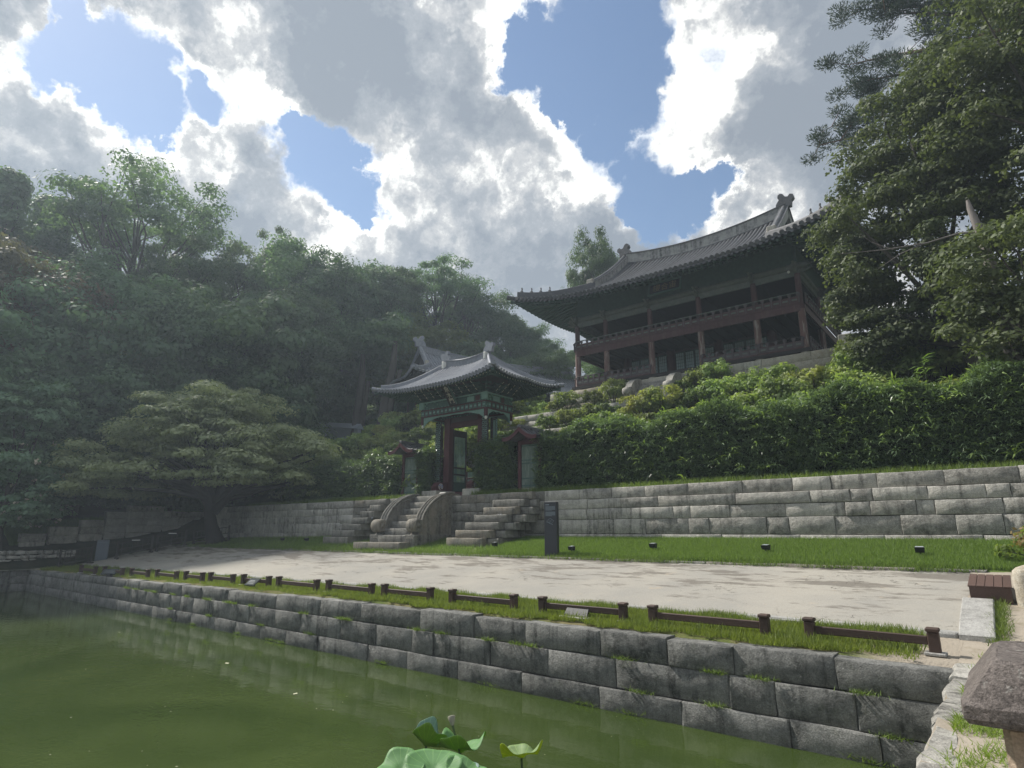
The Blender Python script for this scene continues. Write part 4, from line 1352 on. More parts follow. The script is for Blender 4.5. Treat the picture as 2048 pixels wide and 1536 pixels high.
def text_mesh(txt, size, mat, parent, extr=0.006):
    cu = bpy.data.curves.new('inscription', 'FONT')
    cu.body = txt
    cu.size = size
    cu.extrude = extr
    cu.align_x = 'CENTER'
    cu.align_y = 'CENTER'
    ob = bpy.data.objects.new('inscription', cu)
    col.objects.link(ob)
    bpy.context.view_layer.update()
    dg = bpy.context.evaluated_depsgraph_get()
    me = bpy.data.meshes.new_from_object(ob.evaluated_get(dg))
    bpy.data.objects.remove(ob)
    bpy.data.curves.remove(cu)
    return link('inscription', me, mat, parent)


def railing(parent, L, z0, h, n, thick=.05, rich=True, board=True, rail_mat='beam_greygreen'):
    """railing bay in local x from 0 to L facing -y"""
    r = MB().tube([(0, 0, z0 + h), (L, 0, z0 + h)], .035, 8).build('railing', rail_mat, parent)
    MB().box(0, -thick / 2, z0 + h * .60, L, thick / 2, z0 + h * .66).build('middle_rail', 'red_wood', r)
    MB().box(0, -thick / 2, z0, L, thick / 2, z0 + h * .12).build('bottom_rail', 'red_wood', r)
    sp = L / n
    pm = MB().box(-sp * .44, -.012, 0, sp * .44, .012, h * .46)
    pm2 = MB().box(-sp * .30, -.035, h * .16, sp * .30, -.013, h * .32, .01)
    me_p, me_i = pm.mesh('panel'), pm2.mesh('inset')
    bm_ = MB().box(-.028, -.035, -h * .52, .028, .035, .0)
    bm_.add([(-.03, -.03, 0), (.03, -.03, 0), (.03, .03, 0), (-.03, .03, 0), (-.10, -.035, h * .25), (.10, -.035, h * .25), (.10, .035, h * .25), (-.10, .035, h * .25), (-.055, -.03, h * .34), (.055, -.03, h * .34), (.055, .03, h * .34), (-.055, .03, h * .34)],
            [(0, 1, 5, 4), (1, 2, 6, 5), (2, 3, 7, 6), (3, 0, 4, 7), (4, 5, 9, 8), (5, 6, 10, 9), (6, 7, 11, 10), (7, 4, 8, 11), (8, 9, 10, 11)])
    me_b = bm_.mesh('baluster')
    for k in range(n):
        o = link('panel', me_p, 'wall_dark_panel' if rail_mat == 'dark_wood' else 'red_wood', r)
        o.location = (sp * (k + .5), 0, z0 + h * .14)
        o = link('inset', me_i, 'beam_greygreen', r)
        o.location = (sp * (k + .5), 0, z0 + h * .14)
    for k in range(n + 1):
        o = link('baluster', me_b, 'wall_dark_panel', r)
        o.location = (sp * k, -.01, z0 + h * .63)
    return r


# ------------------------------------------------------------------ the two-storey pavilion
def pavilion():
    g = G(21)
    ox, oy = -13.85, 38.0
    t = thing('pavilion', 'large two-storey dark red wooden pavilion with sweeping tiled roof above the garden slope', 'pavilion', (ox, oy, 0))
    rf = Roof(10.05, 7.35, 5.6, 4.75, 17.72, 4.35, .95, .55, .45)
    tiled_roof(t, rf, 0.30, .10, 'roof_tile', each_front=True, ridge_h=.78, ridge_w=.42, orn=1.0, figures=4, hip_h=.42, wall=(7.0, 5.0), raf_r=.075, raf_sp=.36, eave_thick=.2, soffit_mat='eave_green')
    cx = [-6.95, -4.78, -1.65, 1.47, 4.64, 6.95]
    cy = [-5.0, -.62, 4.94]
    def column(x, y, r0, r1):
        p = MB().tube([(x, y, 12.28), (x, y, 13.4), (x, y, 14.6)], [r0 * 1.06, r0, r0 * .95], 14).build('column', 'worn_column', t)
        MB().tube([(x, y, 14.602), (x, y, 16.6)], [r1, r1 * .94], 14).build('upper_shaft', 'red_wood', p)
        MB().tube([(x, y, 11.95), (x, y, 12.30)], [r0 * 1.7, r0 * 1.45], 10).build('base_stone', 'pale_granite', p)
    for x in cx:
        for y in cy:
            if y in (cy[0], cy[2]) or x in (cx[0], cx[-1]):
                column(x, y, .19, .165)
    # floors and ceiling
    MB().box(-7.3, -5.3, 12.22, 7.3, 5.3, 12.40).build('lower_floor', 'dark_wood', t)
    MB().box(-6.93, -4.8, 14.62, 6.93, 5.2, 14.80).build('upper_floor', 'dark_wood', t)
    j = MB()
    for k in range(24):
        x = -6.7 + k * .58
        j.box(x - .05, -4.75, 14.48, x + .05, 5.0, 14.615)
    tag(j.build('joists', 'dark_wood', t), kind='stuff')
    MB().box(-6.9, -4.9, 17.05, 6.9, 4.9, 17.15).build('ceiling', 'dark_wood', t)
    cb = MB()
    for x in cx[1:-1]:
        cb.box(x - .13, -4.8, 16.72, x + .13, 4.8, 17.045)
    cb.build('ceiling_beams', 'dark_wood', t)
    # perimeter beams
    for y, s in ((-5.0, -1), (4.94, 1)):
        MB().tube([(-7.5, y, 17.02), (7.5, y, 17.02)], .17, 12).build('eave_beam', 'beam_greygreen', t)
        MB().box(-6.9, y - .06, 16.5, 6.9, y + .06, 16.83).build('tie_beam', 'beam_greygreen', t)
        MB().box(-6.9, y - .04, 17.2, 6.9, y + .04, 18.55).build('frieze_board', 'eave_green', t)
    for x in (cx[0], cx[-1]):
        MB().tube([(x, -5.4, 17.0), (x, 5.4, 17.0)], .165, 12).build('eave_beam', 'beam_greygreen', t)
        MB().box(x - .06, -4.9, 16.5, x + .06, 4.85, 16.82).build('tie_beam', 'beam_greygreen', t)
        MB().box(x - .04, -4.95, 17.2, x + .04, 4.9, 18.42).build('frieze_board', 'eave_green', t)
    # wing-shaped brackets on the column heads
    wing = [(0.25, 0), (-.35, 0), (-.75, .16), (-.62, .20), (-.35, .16), (-.55, .34), (-.80, .44), (-.35, .42), (-.2, .62), (.25, .62)]
    for x in cx:
        MB().prism([(-5.0 + a, 16.62 + b) for a, b in wing], x - .06, x + .06, 'x').build('bracket', 'beam_greygreen', t)
        MB().prism([(4.94 - a, 16.62 + b) for a, b in wing][::-1], x - .06, x + .06, 'x').build('bracket', 'beam_greygreen', t)
    for y in cy:
        for sx in (-1, 1):
            MB().prism([(sx * (6.95 - a), 16.62 + b) for a, b in wing][::sx], y - .055, y + .055).build('bracket', 'beam_greygreen', t)
    # upper skirting board and railings, lower railings
    for a, b, n in zip(cx[:-1], cx[1:], (5, 7, 7, 7, 5)):
        MB().box(a + .0, -5.2, 14.46, b - .004, -5.12, 14.86).build('skirting_board', 'red_wood', t)
        r = railing(t, b - a, 14.86, .62, n)
        r.location = (a, -5.22, 0)
        if not (a == cx[2]):
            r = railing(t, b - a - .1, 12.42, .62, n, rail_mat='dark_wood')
            r.location = (a + .05, -5.24, 0)
    for sx in (-1, 1):
        for a, b, n in ((-5.0, -.62, 9), (-.62, 4.94, 11)):
            MB().box(sx * 7.12 - .04, a, 14.46, sx * 7.12 + .04, b - .004, 14.86).build('skirting_board', 'red_wood', t)
            for z in (14.86, 12.42):
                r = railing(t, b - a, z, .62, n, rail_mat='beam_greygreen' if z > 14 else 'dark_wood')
                r.location = (sx * 7.22, a if sx > 0 else b, 0)
                r.rotation_euler = (0, 0, R(90 if sx > 0 else -90))
    MB().box(-6.93, 5.0, 14.46, 6.93, 5.12, 14.86).build('skirting_board', 'red_wood', t)
    # inner room: thick columns and papered doors
    ix = [-4.78, -1.65, 1.47, 4.64]
    for y in (-2.2, 2.6):
        for x in ix:
            MB().tube([(x, y, 12.4), (x, y, 14.62)], .27, 14).build('inner_column', 'red_wood', t)
    for a, b in zip(ix[:-1], ix[1:]):
        w = (b - a - .54) / 4
        for k in range(4):
            x0 = a + .27 + k * w
            d = MB().box(x0 + .01, -2.18, 12.42, x0 + w - .01, -2.12, 14.4).build('door', 'eave_green', t)
            MB().box(x0 + .07, -2.2, 13.0, x0 + w - .07, -2.185, 14.3).build('paper', 'door_panel', d)
            lt = MB()
            for q in range(1, 4): lt.box(x0 + .07 + (w - .14) * q / 4 - .01, -2.215, 13.0, x0 + .07 + (w - .14) * q / 4 + .01, -2.202, 14.3)
            for q in range(1, 6): lt.box(x0 + .07, -2.228, 13.0 + 1.3 * q / 6 - .01, x0 + w - .07, -2.217, 13.0 + 1.3 * q / 6 + .01)
            lt.build('lattice', 'eave_green', d)
    MB().box(-4.9, -2.1, 12.42, 4.8, -2.05, 14.6).build('room_wall', 'wall_dark_panel', t)
    MB().box(-4.9, -2.05, 12.42, -4.8, 2.7, 14.6).build('room_wall', 'wall_dark_panel', t)
    MB().box(4.62, -2.05, 12.42, 4.72, 2.7, 14.6).build('room_wall', 'wall_dark_panel', t)
    # signboard
    s = thing('signboard', 'dark signboard with three faded gold characters under the pavilion eaves', 'sign', (ox - .28, oy - 5.62, 17.55), 0)
    s.rotation_euler = (R(-14), 0, 0)
    MB().box(-.95, -.04, -.32, .95, .02, .32).build('board', 'board_black', s)
    for (a, b, c, d) in ((-1.08, -.42, 1.08, -.325), (-1.08, .325, 1.08, .42)):
        MB().box(a, -.07, b, c, .03, d).build('frame', 'teal_paint', s)
    for x in (-1.02, 1.02):
        MB().box(x - .06, -.07, -.324, x + .06, .03, .324).build('frame', 'teal_paint', s)
    tx = text_mesh('\u6a13\u5408\u5b99', .52, 'aged_gold', s)
    tx.rotation_euler = (R(90), 0, 0)
    tx.location = (0, -.045, 0)
    # platform of dressed stone
    p = thing('stone_platform', 'pale dressed stone platform carrying the pavilion', 'platform', (0, 0, 0))
    for i, (a, b) in enumerate(((11.52, 11.97), (11.05, 11.52), (10.5, 11.05))):
        e = joints(-22.4, -5.4, 1.2, 3.0, g)
        if i == 0: e = [x for x in e if x < -9.2] + [-8.9, -6.5, -5.4]
        if i == 1: e = [x for x in e if x < -9.4] + [-9.0, -7.9, -5.4]
        course(p, e, a, b, 32.0 - .02 * i, .6, 'pale_granite', g, round_=.012, rough=.015, nx=4, nz=4)
    # east return
    pe = MB()
    for i, (a, b) in enumerate(((11.53, 11.97), (11.06, 11.52), (10.4, 11.05))):
        for k in range(4):
            y = 32.05 + k * 3.0
            MB().box(-5.9, y + .6 * (k == 0) , a, -5.38, y + 2.99, b, .015).build('stone', 'pale_granite', p)
    MB().box(-22.3, 32.5, 9.5, -5.6, 44, 11.95).build('paving', 'pale_granite', p)
    # west end post-like end stones
    k = thing('stone_steps', 'small weathered stone steps with curved cheeks in front of the pavilion platform', 'stairs')
    for q in range(5):
        MB().box(-15.75, 31.85 - .30 * (4 - q), 10.2, -13.75, 32.0, 10.75 + q * .24, .02).build('step', 'wall_granite', k)
    for x in (-16.0, -13.5):
        pts = [(30.55, 10.2), (30.5, 10.75)] + [(30.6 + 1.4 * (1 - math.cos(math.pi / 2 * i / 8)), 10.95 + 1.03 * math.sin(math.pi / 2 * i / 8)) for i in range(9)] + [(32.0, 10.2)]
        MB().prism(pts, x - .2, x + .2, 'x').build('cheek', 'wall_granite', k)
        MB().lathe([(.05, x - .24), (.24, x - .24), (.27, x), (.24, x + .24), (.05, x + .24)], 30.6, 11.02, 14, 'x').build('drum_stone', 'wall_granite', k)
    # weathered stone posts at the east end
    q = thing('stone_lantern_post', 'weathered grey stone post with a block top at the right end of the platform', 'stone post', (-4.75, 31.2, 10.0))
    MB().box(-.24, -.24, 0, .24, .24, 1.05, .04).build('lower_block', 'wall_granite', q)
    MB().box(-.13, -.13, 1.0, .13, .13, 1.6, .02).build('neck', 'wall_granite', q)
    MB().box(-.30, -.28, 1.6, .30, .28, 2.25, .05).build('upper_block', 'wall_granite', q)
    # two small lamps under the eaves corner
    l = thing('eave_lamp', 'tiny white lamp under the right corner of the pavilion eaves', 'lamp', (-7.25, 32.75, 16.72))
    MB().lathe([(.02, -.08), (.07, -.05), (.08, 0), (.05, .05), (.02, .06)], 0, 0, 10).build('bulb_cover', 'white_paint', l)


pavilion()


# ------------------------------------------------------------------ the painted gate
def gate():
    ox, oy = -21.5, 22.95
    t = thing('painted_gate', 'small painted wooden gate with a tiled roof at the top of the carved stairs', 'gate', (ox, oy, 0))
    rf = Roof(4.05, 2.6, 1.5, 0.0, 10.30, 1.58, .34, .18, .15)
    tiled_roof(t, rf, 0.205, .068, 'roof_tile_light', each_front=False, ridge_h=.36, ridge_w=.22, orn=.62, hip_h=.22, wall=(2.3, .95), raf_r=.045, raf_sp=.19, eave_thick=.13, soffit_mat='eave_green', ridge_mat='roof_tile_light')
    # pale end blocks on the ridge, as on the near corner
    for sx in (-1, 1):
        MB().box(-.07, -.13, 0, .07, .13, .40, .03).build('ridge_block', 'white_paint', t).location = (sx * 1.5 + .02 * sx, -.22, rf.front(1.5, .2) + .0)
    # painted rafter ends along the eaves
    e = MB()
    for k in range(-19, 20):
        x = k * .2
        z = rf.front(x, 2.45) - .13 - .06
        c = [(x + .036 * math.cos(a), -2.512, z + .036 * math.sin(a)) for a in [i * math.pi / 4 for i in range(8)]]
        e.add(c, [tuple(range(8))])
    for k in range(-12, 13):
        y = k * .2
        z = rf.side(3.9, y) - .13 - .06
        c = [(3.962, y + .036 * math.cos(a), z + .036 * math.sin(a)) for a in [i * math.pi / 4 for i in range(8)]]
        e.add(c, [tuple(range(8))])
    tag(e.build('rafter_ends', 'cream_paint', t), kind='stuff')
    # columns, jambs, strips of fretwork beside them
    for s in (-1, 1):
        c = MB().box(s * 1.2 - .2, -.2, 4.95, s * 1.2 + .2, .2, 9.08, .015).build('column', 'bright_red_wood', t)
        for (yy, dep) in ((-.34, 1), (.34, -1)):
            p = MB().box(min(s * 1.44, s * 1.86), yy - .03, 5.66, max(s * 1.44, s * 1.86), yy + .03, 8.9).build('fretwork_panel', 'dark_wood', t)
            f = MB()
            for k in range(15):
                for dx in (-.09, .09):
                    zc = 5.80 + k * .21 + (.105 if dx > 0 else 0)
                    xc = s * 1.65 + dx
                    f.tube([(xc + .075 * math.cos(a), yy - .045 * dep, zc + .075 * math.sin(a)) for a in [i * math.pi / 4 for i in range(9)]], .02, 4, caps=False)
            tag(f.build('fretwork', 'pale_teal', p), kind='stuff')
        # side-facing strip
        p = MB().box(s * 1.92 - .02, -.10, 5.5, s * 1.92 + .02, .28, 8.8).build('fretwork_panel', 'dark_wood', t)
        f = MB()
        for k in range(22):
            for dy in (0.0, .18):
                zc = 5.6 + k * .143 + (.07 if dy > 0 else 0)
                f.tube([(s * 1.945, dy + .058 * math.cos(a), zc + .058 * math.sin(a)) for a in [i * math.pi / 3 for i in range(7)]], .027, 4, caps=False)
        tag(f.build('fretwork', 'pale_teal', p), kind='stuff')
    MB().box(-1.0, -.12, 8.55, 1.0, .12, 8.82).build('door_head', 'bright_red_wood', t)
    MB().box(-1.0, -.06, 8.821, 1.0, .06, 9.1).build('head_panel', 'wall_dark_panel', t)
    MB().box(-1.0, -.15, 4.93, 1.0, .12, 5.16).build('threshold', 'bright_red_wood', t)
    # painted lintel frame: two friezes divided by red rails
    for (za, zb, mat) in ((9.10, 9.16, 'bright_red_wood'), (9.16, 9.44, 'painted_frieze'), (9.44, 9.50, 'bright_red_wood'), (9.50, 9.86, 'painted_frieze'), (9.86, 9.93, 'pale_teal')):
        gmat = mat
        o = .02 if 'frieze' not in mat else 0
        for s in (-1, 1):
            MB().box(-2.3 - o, s * .95 - .09 - o, za, 2.3 + o, s * .95 + .09 + o, zb - .001).build('lintel_rail' if o else 'frieze', gmat, t)
            MB().box(s * 2.21 - .09 - o, -.858 + o, za, s * 2.21 + .09 + o, .858 - o, zb - .001).build('lintel_rail' if o else 'frieze', gmat, t)
    # small frames on the lower frieze, larger coloured fields above
    pan = MB().box(-.125, -.012, -.1, .125, .0, .1).mesh('frieze_panel')
    pin = MB().box(-.07, -.02, -.05, .07, -.012, .05).mesh('frieze_inset')
    red = MB().box(-.018, -.02, -.13, .018, .0, .13).mesh('divider')
    n = 16
    for k in range(n):
        x = -2.18 + 4.36 * k / (n - 1)
        a = link('frieze_panel', pan, 'teal_paint', t, (x, -1.042, 9.30))
        a = link('frieze_inset', pin, 'pale_teal', t, (x, -1.042, 9.30))
        if k: link('divider', red, 'bright_red_wood', t, (x - 4.36 / (n - 1) / 2, -1.042, 9.30))
    for k in range(6):
        y = -.78 + 1.56 * k / 5
        a = link('frieze_panel', pan, 'teal_paint', t, (2.302, y, 9.30), (0, 0, R(90)))
        a = link('frieze_inset', pin, 'pale_teal', t, (2.302, y, 9.30), (0, 0, R(90)))
        if k: link('divider', red, 'bright_red_wood', t, (2.302, y - .156, 9.30), (0, 0, R(90)))
    for x0, x1, m in ((-1.75, -1.1, 'teal_paint'), (-1.0, .9, 'teal_paint'), (1.05, 1.5, 'pale_teal'), (1.6, 1.9, 'red_wood')):
        MB().box(x0, -1.056, 9.55, x1, -1.042, 9.80).build('painted_field', m, t)
    for y0, y1, m in ((-.5, .0, 'pale_teal'), (.12, .35, 'red_wood'), (.42, .78, 'teal_paint')):
        MB().box(2.302, y0, 9.55, 2.316, y1, 9.80).build('painted_field', m, t)
    for sx in (-1, 1):
        MB().box(sx * 2.24 - .17, -1.12, 9.56, sx * 2.24 + .17, -1.0, 9.92).build('corner_head', 'pale_teal', t)
    # hanging corner posts with white buds and curved fringes
    for sx in (-1, 1):
        for sy in (-1, 1):
            p = MB().box(sx * 2.24 - .07, sy * .97 - .07, 8.72, sx * 2.24 + .07, sy * .97 + .07, 9.09).build('hanging_post', 'bright_red_wood', t)
            MB().lathe([(.02, 8.55), (.06, 8.6), (.065, 8.67), (.045, 8.72)], sx * 2.24, sy * .97, 8).build('bud', 'white_paint', p)
    def fringe(a, b, y, axis):
        N = 14
        up, lo = [], []
        for i in range(N + 1):
            u = i / N
            x = a + (b - a) * u
            d = .07 + .42 * (abs(2 * u - 1) ** 5) + .025 * math.sin(u * 60)
            up.append((x, 9.095)); lo.append((x, 9.095 - d))
        m = MB()
        for i in range(N):
            q = [up[i], lo[i], lo[i + 1], up[i + 1]]
            m.prism(q, y - .02, y + .02, axis)
        m.build('fringe', 'pale_teal', t)
    fringe(-2.16, 2.16, -.97, 'y'); fringe(-2.16, 2.16, .97, 'y')
    fringe(-.88, .88, 2.24, 'x'); fringe(-.88, .88, -2.24, 'x')
    # tiers of brackets up to the eaves
    def bracket(x, y, ang):
        b = MB()
        for q, (o, z, w) in enumerate(((.12, 9.94, .30), (.30, 10.08, .42), (.50, 10.22, .5))):
            b.box(-.045, -o - .22, z, .045, .1, z + .11)
            b.box(-w / 2, -o - .05, z + .03, w / 2, -o + .04, z + .12)
            b.add([(-.03, -o - .22, z), (.03, -o - .22, z), (.03, -o - .40, z + .10), (-.03, -o - .40, z + .10), (-.03, -o - .22, z + .1), (.03, -o - .22, z + .1)], [(0, 1, 2, 3), (3, 2, 5, 4), (0, 3, 4), (1, 5, 2)])
        return b.mesh('bracket')
    bm_ = bracket(0, 0, 0)
    for k in range(9):
        for s in (-1, 1):
            link('bracket', bm_, 'eave_green', t, (-2.0 + 4.0 * k / 8, s * .95, 0), (0, 0, 0 if s < 0 else math.pi))
    for k in range(4):
        for s in (-1, 1):
            link('bracket', bm_, 'eave_green', t, (s * 2.2, -.66 + 1.32 * k / 3, 0), (0, 0, s * math.pi / 2))
    for sx in (-1, 1):
        link('bracket', bm_, 'teal_paint', t, (sx * 2.2, -.95, 0), (0, 0, sx * math.pi / 4))
    tips = MB()
    for k in range(9):
        x = -2.0 + 4.0 * k / 8
        for (o, z) in ((.12, 9.94), (.30, 10.08), (.50, 10.22)):
            tips.tube([(x, -.95 - o - .30, z + .05), (x, -.95 - o - .42, z + .115)], .02, 5)
    for k in range(4):
        y = -.66 + 1.32 * k / 3
        for (o, z) in ((.12, 9.94), (.30, 10.08), (.50, 10.22)):
            tips.tube([(2.2 + o + .30, y, z + .05), (2.2 + o + .42, y, z + .115)], .02, 5)
    tips.build('bracket_tips', 'cream_paint', t)
    MB().box(-2.15, -.85, 9.95, 2.15, .85, 10.9).build('core_box', 'wall_dark_panel', t)
    # door leaf swung inwards, low slatted leaf
    a = R(86)
    d = MB().box(0, -.03, 0, .98, .03, .08).box(0, -.03, .9, .98, .03, .98).box(0, -.03, 1.25, .98, .03, 1.33).box(0, -.03, 2.95, .98, .03, 3.05).box(0, -.03, .08, .08, .03, 3.3).box(.90, -.03, .08, .98, .03, 3.3).box(.08, -.03, 3.05, .9, .03, 3.3)
    d = d.build('door', 'dark_wood', t, (-1.0, .1, 5.18), (0, 0, a))
    MB().box(.08, -.012, .08, .90, .012, .55).build('lower_panel', 'teal_paint', d)
    bars = MB().box(-.016, -.018, .55, .016, .018, 2.95).mesh('bar')
    for k in range(9):
        link('bar', bars, 'pale_teal', d, (.13 + .09 * k, 0, 0))
    d2 = MB().box(0, -.03, 0, .98, .03, .08).box(0, -.03, .62, .98, .03, .70).box(0, -.03, .08, .05, .03, 1.0).box(.93, -.03, .08, .98, .03, 1.0)
    d2 = d2.build('low_door', 'bright_red_wood', t, (0.0, .15, 5.18), (0, 0, 0))
    bars = MB().box(-.014, -.016, .08, .014, .016, .98).mesh('slat')
    for k in range(11):
        link('slat', bars, 'pale_teal', d2, (.09 + .08 * k, -.0, 0))
    MB().box(.05, .02, .08, .93, .028, .62).build('backing_panel', 'teal_paint', d2)
    # tan plinths and red scroll blocks with swirled roundels
    for s in (-1, 1):
        MB().box(s * 1.45 - .55, -1.15, 4.86, s * 1.45 + .55, .3, 5.22, .03).build('plinth', 'pale_granite', t)
        pts = [(-.2, 5.225), (-.2, 5.66), (-.68, 5.66)] + [(-.72 - .22 * math.sin(a_), 5.45 + .22 * math.cos(a_)) for a_ in [i * math.pi / 8 for i in range(7)]] + [(-.98, 5.33), (-1.02, 5.225)]
        x = s * 1.22
        sb = MB().prism(pts, x - .17, x + .17, 'x').build('scroll_block', 'bright_red_wood', t)
        xx = x + .174
        MB().tube([(xx, -.68, 5.44), (xx + .012, -.68, 5.44)], .165, 20, smooth=False).build('roundel', 'swirl_white', sb)
        for q, m in enumerate(('swirl_blue', 'bright_red_wood', 'swirl_blue')):
            sw = MB()
            pt = [(xx + .018, -.68 + (.02 + .017 * j) * math.cos(q * 2.09 + .42 * j), 5.44 + (.02 + .017 * j) * math.sin(q * 2.09 + .42 * j)) for j in range(8)]
            sw.tube(pt, [.008 + .0035 * j for j in range(8)], 5)
            sw.build('swirl', m, sb)
        bl = MB()
        for j in range(3):
            bl.tube([(x - .175, -.96 - .02 * j, 5.27 + .08 * j), (x + .175, -.96 - .02 * j, 5.27 + .08 * j)], .04, 6)
        bl.build('moulding', 'bright_red_wood', sb)
    # small signboard leaning out from the lintel
    s = thing('signboard', 'narrow upright black signboard with three pale characters leaning out of the painted gate', 'sign', (-21.2, 21.38, 9.92))
    s.rotation_euler = (R(38), 0, R(0))
    MB().box(-.2, -.02, -.52, .2, .03, .52).build('board', 'board_black', s)
    for (a_, b_, c_, d_) in ((-.27, -.6, .27, -.525), (-.27, .525, .27, .6), (-.27, -.524, -.205, .524), (.205, -.524, .27, .524)):
        MB().box(a_, -.05, b_, c_, .035, d_).build('frame', 'dark_wood' if a_ < .2 else 'teal_paint', s)
    for i, ch in enumerate('\u9b5a\u6c34\u9580'):
        tx = text_mesh(ch, .33, 'cream_paint', s)
        tx.rotation_euler = (R(90), 0, 0)
        tx.location = (0, -.03, .33 - .33 * i)


gate()


def side_door(x, lab):
    t = thing('side_door', lab, 'gate', (x, 22.3, 4.95))
    t.scale = (1, 1, .95)
    for s in (-1, 1):
        MB().box(s * .58 - .08, -.1, -.1, s * .58 + .08, .1, 2.45).build('post', 'bright_red_wood', t)
        lf = MB().box(min(0, s * .5) + .006, -.03, .2, max(0, s * .5) - .006, .03, 2.3).build('door', 'pale_green_door', t)
        x0 = min(0, s * .5)
        for z in (.28, .62, 1.35, 1.5, 2.2):
            MB().box(x0 + .02, -.05, z, x0 + .48, -.031, z + .06).build('batten', 'teal_paint', lf)
        for k in range(5):
            MB().box(x0 + .06 + k * .085, -.042, .68, x0 + .085 + k * .085, -.031, 1.34).build('slat', 'pale_green_door', lf)
    MB().box(-.5, -.06, 0, .5, .06, .19).build('threshold', 'pale_granite', t)
    MB().box(-.66, -.09, 2.3, .66, .09, 2.5).build('head_beam', 'bright_red_wood', t)
    # roof: ridge runs front to back, curved bargeboards
    def zc(u):           # u 0 ridge .. 1 eave
        return 3.02 - .55 * u - .18 * math.sin(math.pi * u) * .6 + .10 * u ** 4
    N = 8
    roof = MB()
    for s in (-1, 1):
        v = []
        for i in range(N + 1):
            u = i / N
            for y in (-.85, .95):
                v.append((s * .95 * u, y, zc(u)))
        roof.add(v, [(2 * i, 2 * i + 1, 2 * i + 3, 2 * i + 2) for i in range(N)], True)
        v = [(a, b, c - .07) for a, b, c in v]
        roof.add(v, [(2 * i + 2, 2 * i + 3, 2 * i + 1, 2 * i) for i in range(N)], True)
    r = roof.build('roof', 'roof_tile', t)
    for s in (-1, 1):
        for y in (-.885, .92):
            v, f = [], []
            for i in range(N + 1):
                u = i / N
                v += [(s * .98 * u, y, zc(u) + .02), (s * .98 * u, y, zc(u) - .20 + .05 * u), (s * .98 * u, y + .035, zc(u) + .02), (s * .98 * u, y + .035, zc(u) - .20 + .05 * u)]
            for i in range(N):
                a = 4 * i
                f += [(a, a + 1, a + 5, a + 4), (a + 2, a + 6, a + 7, a + 3), (a, a + 4, a + 6, a + 2), (a + 1, a + 3, a + 7, a + 5)]
            MB().add(v, f).build('bargeboard', 'bright_red_wood', r)
    for s in (-1, 1):
        for k in range(7):
            y = -.78 + k * .27
            MB().tube([(s * .95 * u, y, zc(u) + .025) for u in (0.03, .25, .5, .75, 1.0)], .045, 6).build('tile', 'roof_tile', r)
    MB().box(-.1, -.88, 2.99, .1, .95, 3.14, .02).build('ridge', 'roof_tile', r)
    # gable filler
    v = [(-.58, 0, 2.5), (.58, 0, 2.5), (.5, 0, zc(.5) - .1), (0, 0, zc(0) - .1), (-.5, 0, zc(.5) - .1)]
    MB().add(v + [(a, .05, c) for a, b, c in v], [(0, 1, 2, 3, 4), (9, 8, 7, 6, 5)]).build('gable_board', 'bright_red_wood', t)


side_door(-16.78, 'low side door with pale green leaves and curved tiled hood, right of the painted gate')
side_door(-24.85, 'low side door with pale green leaves and curved tiled hood, left of the painted gate')


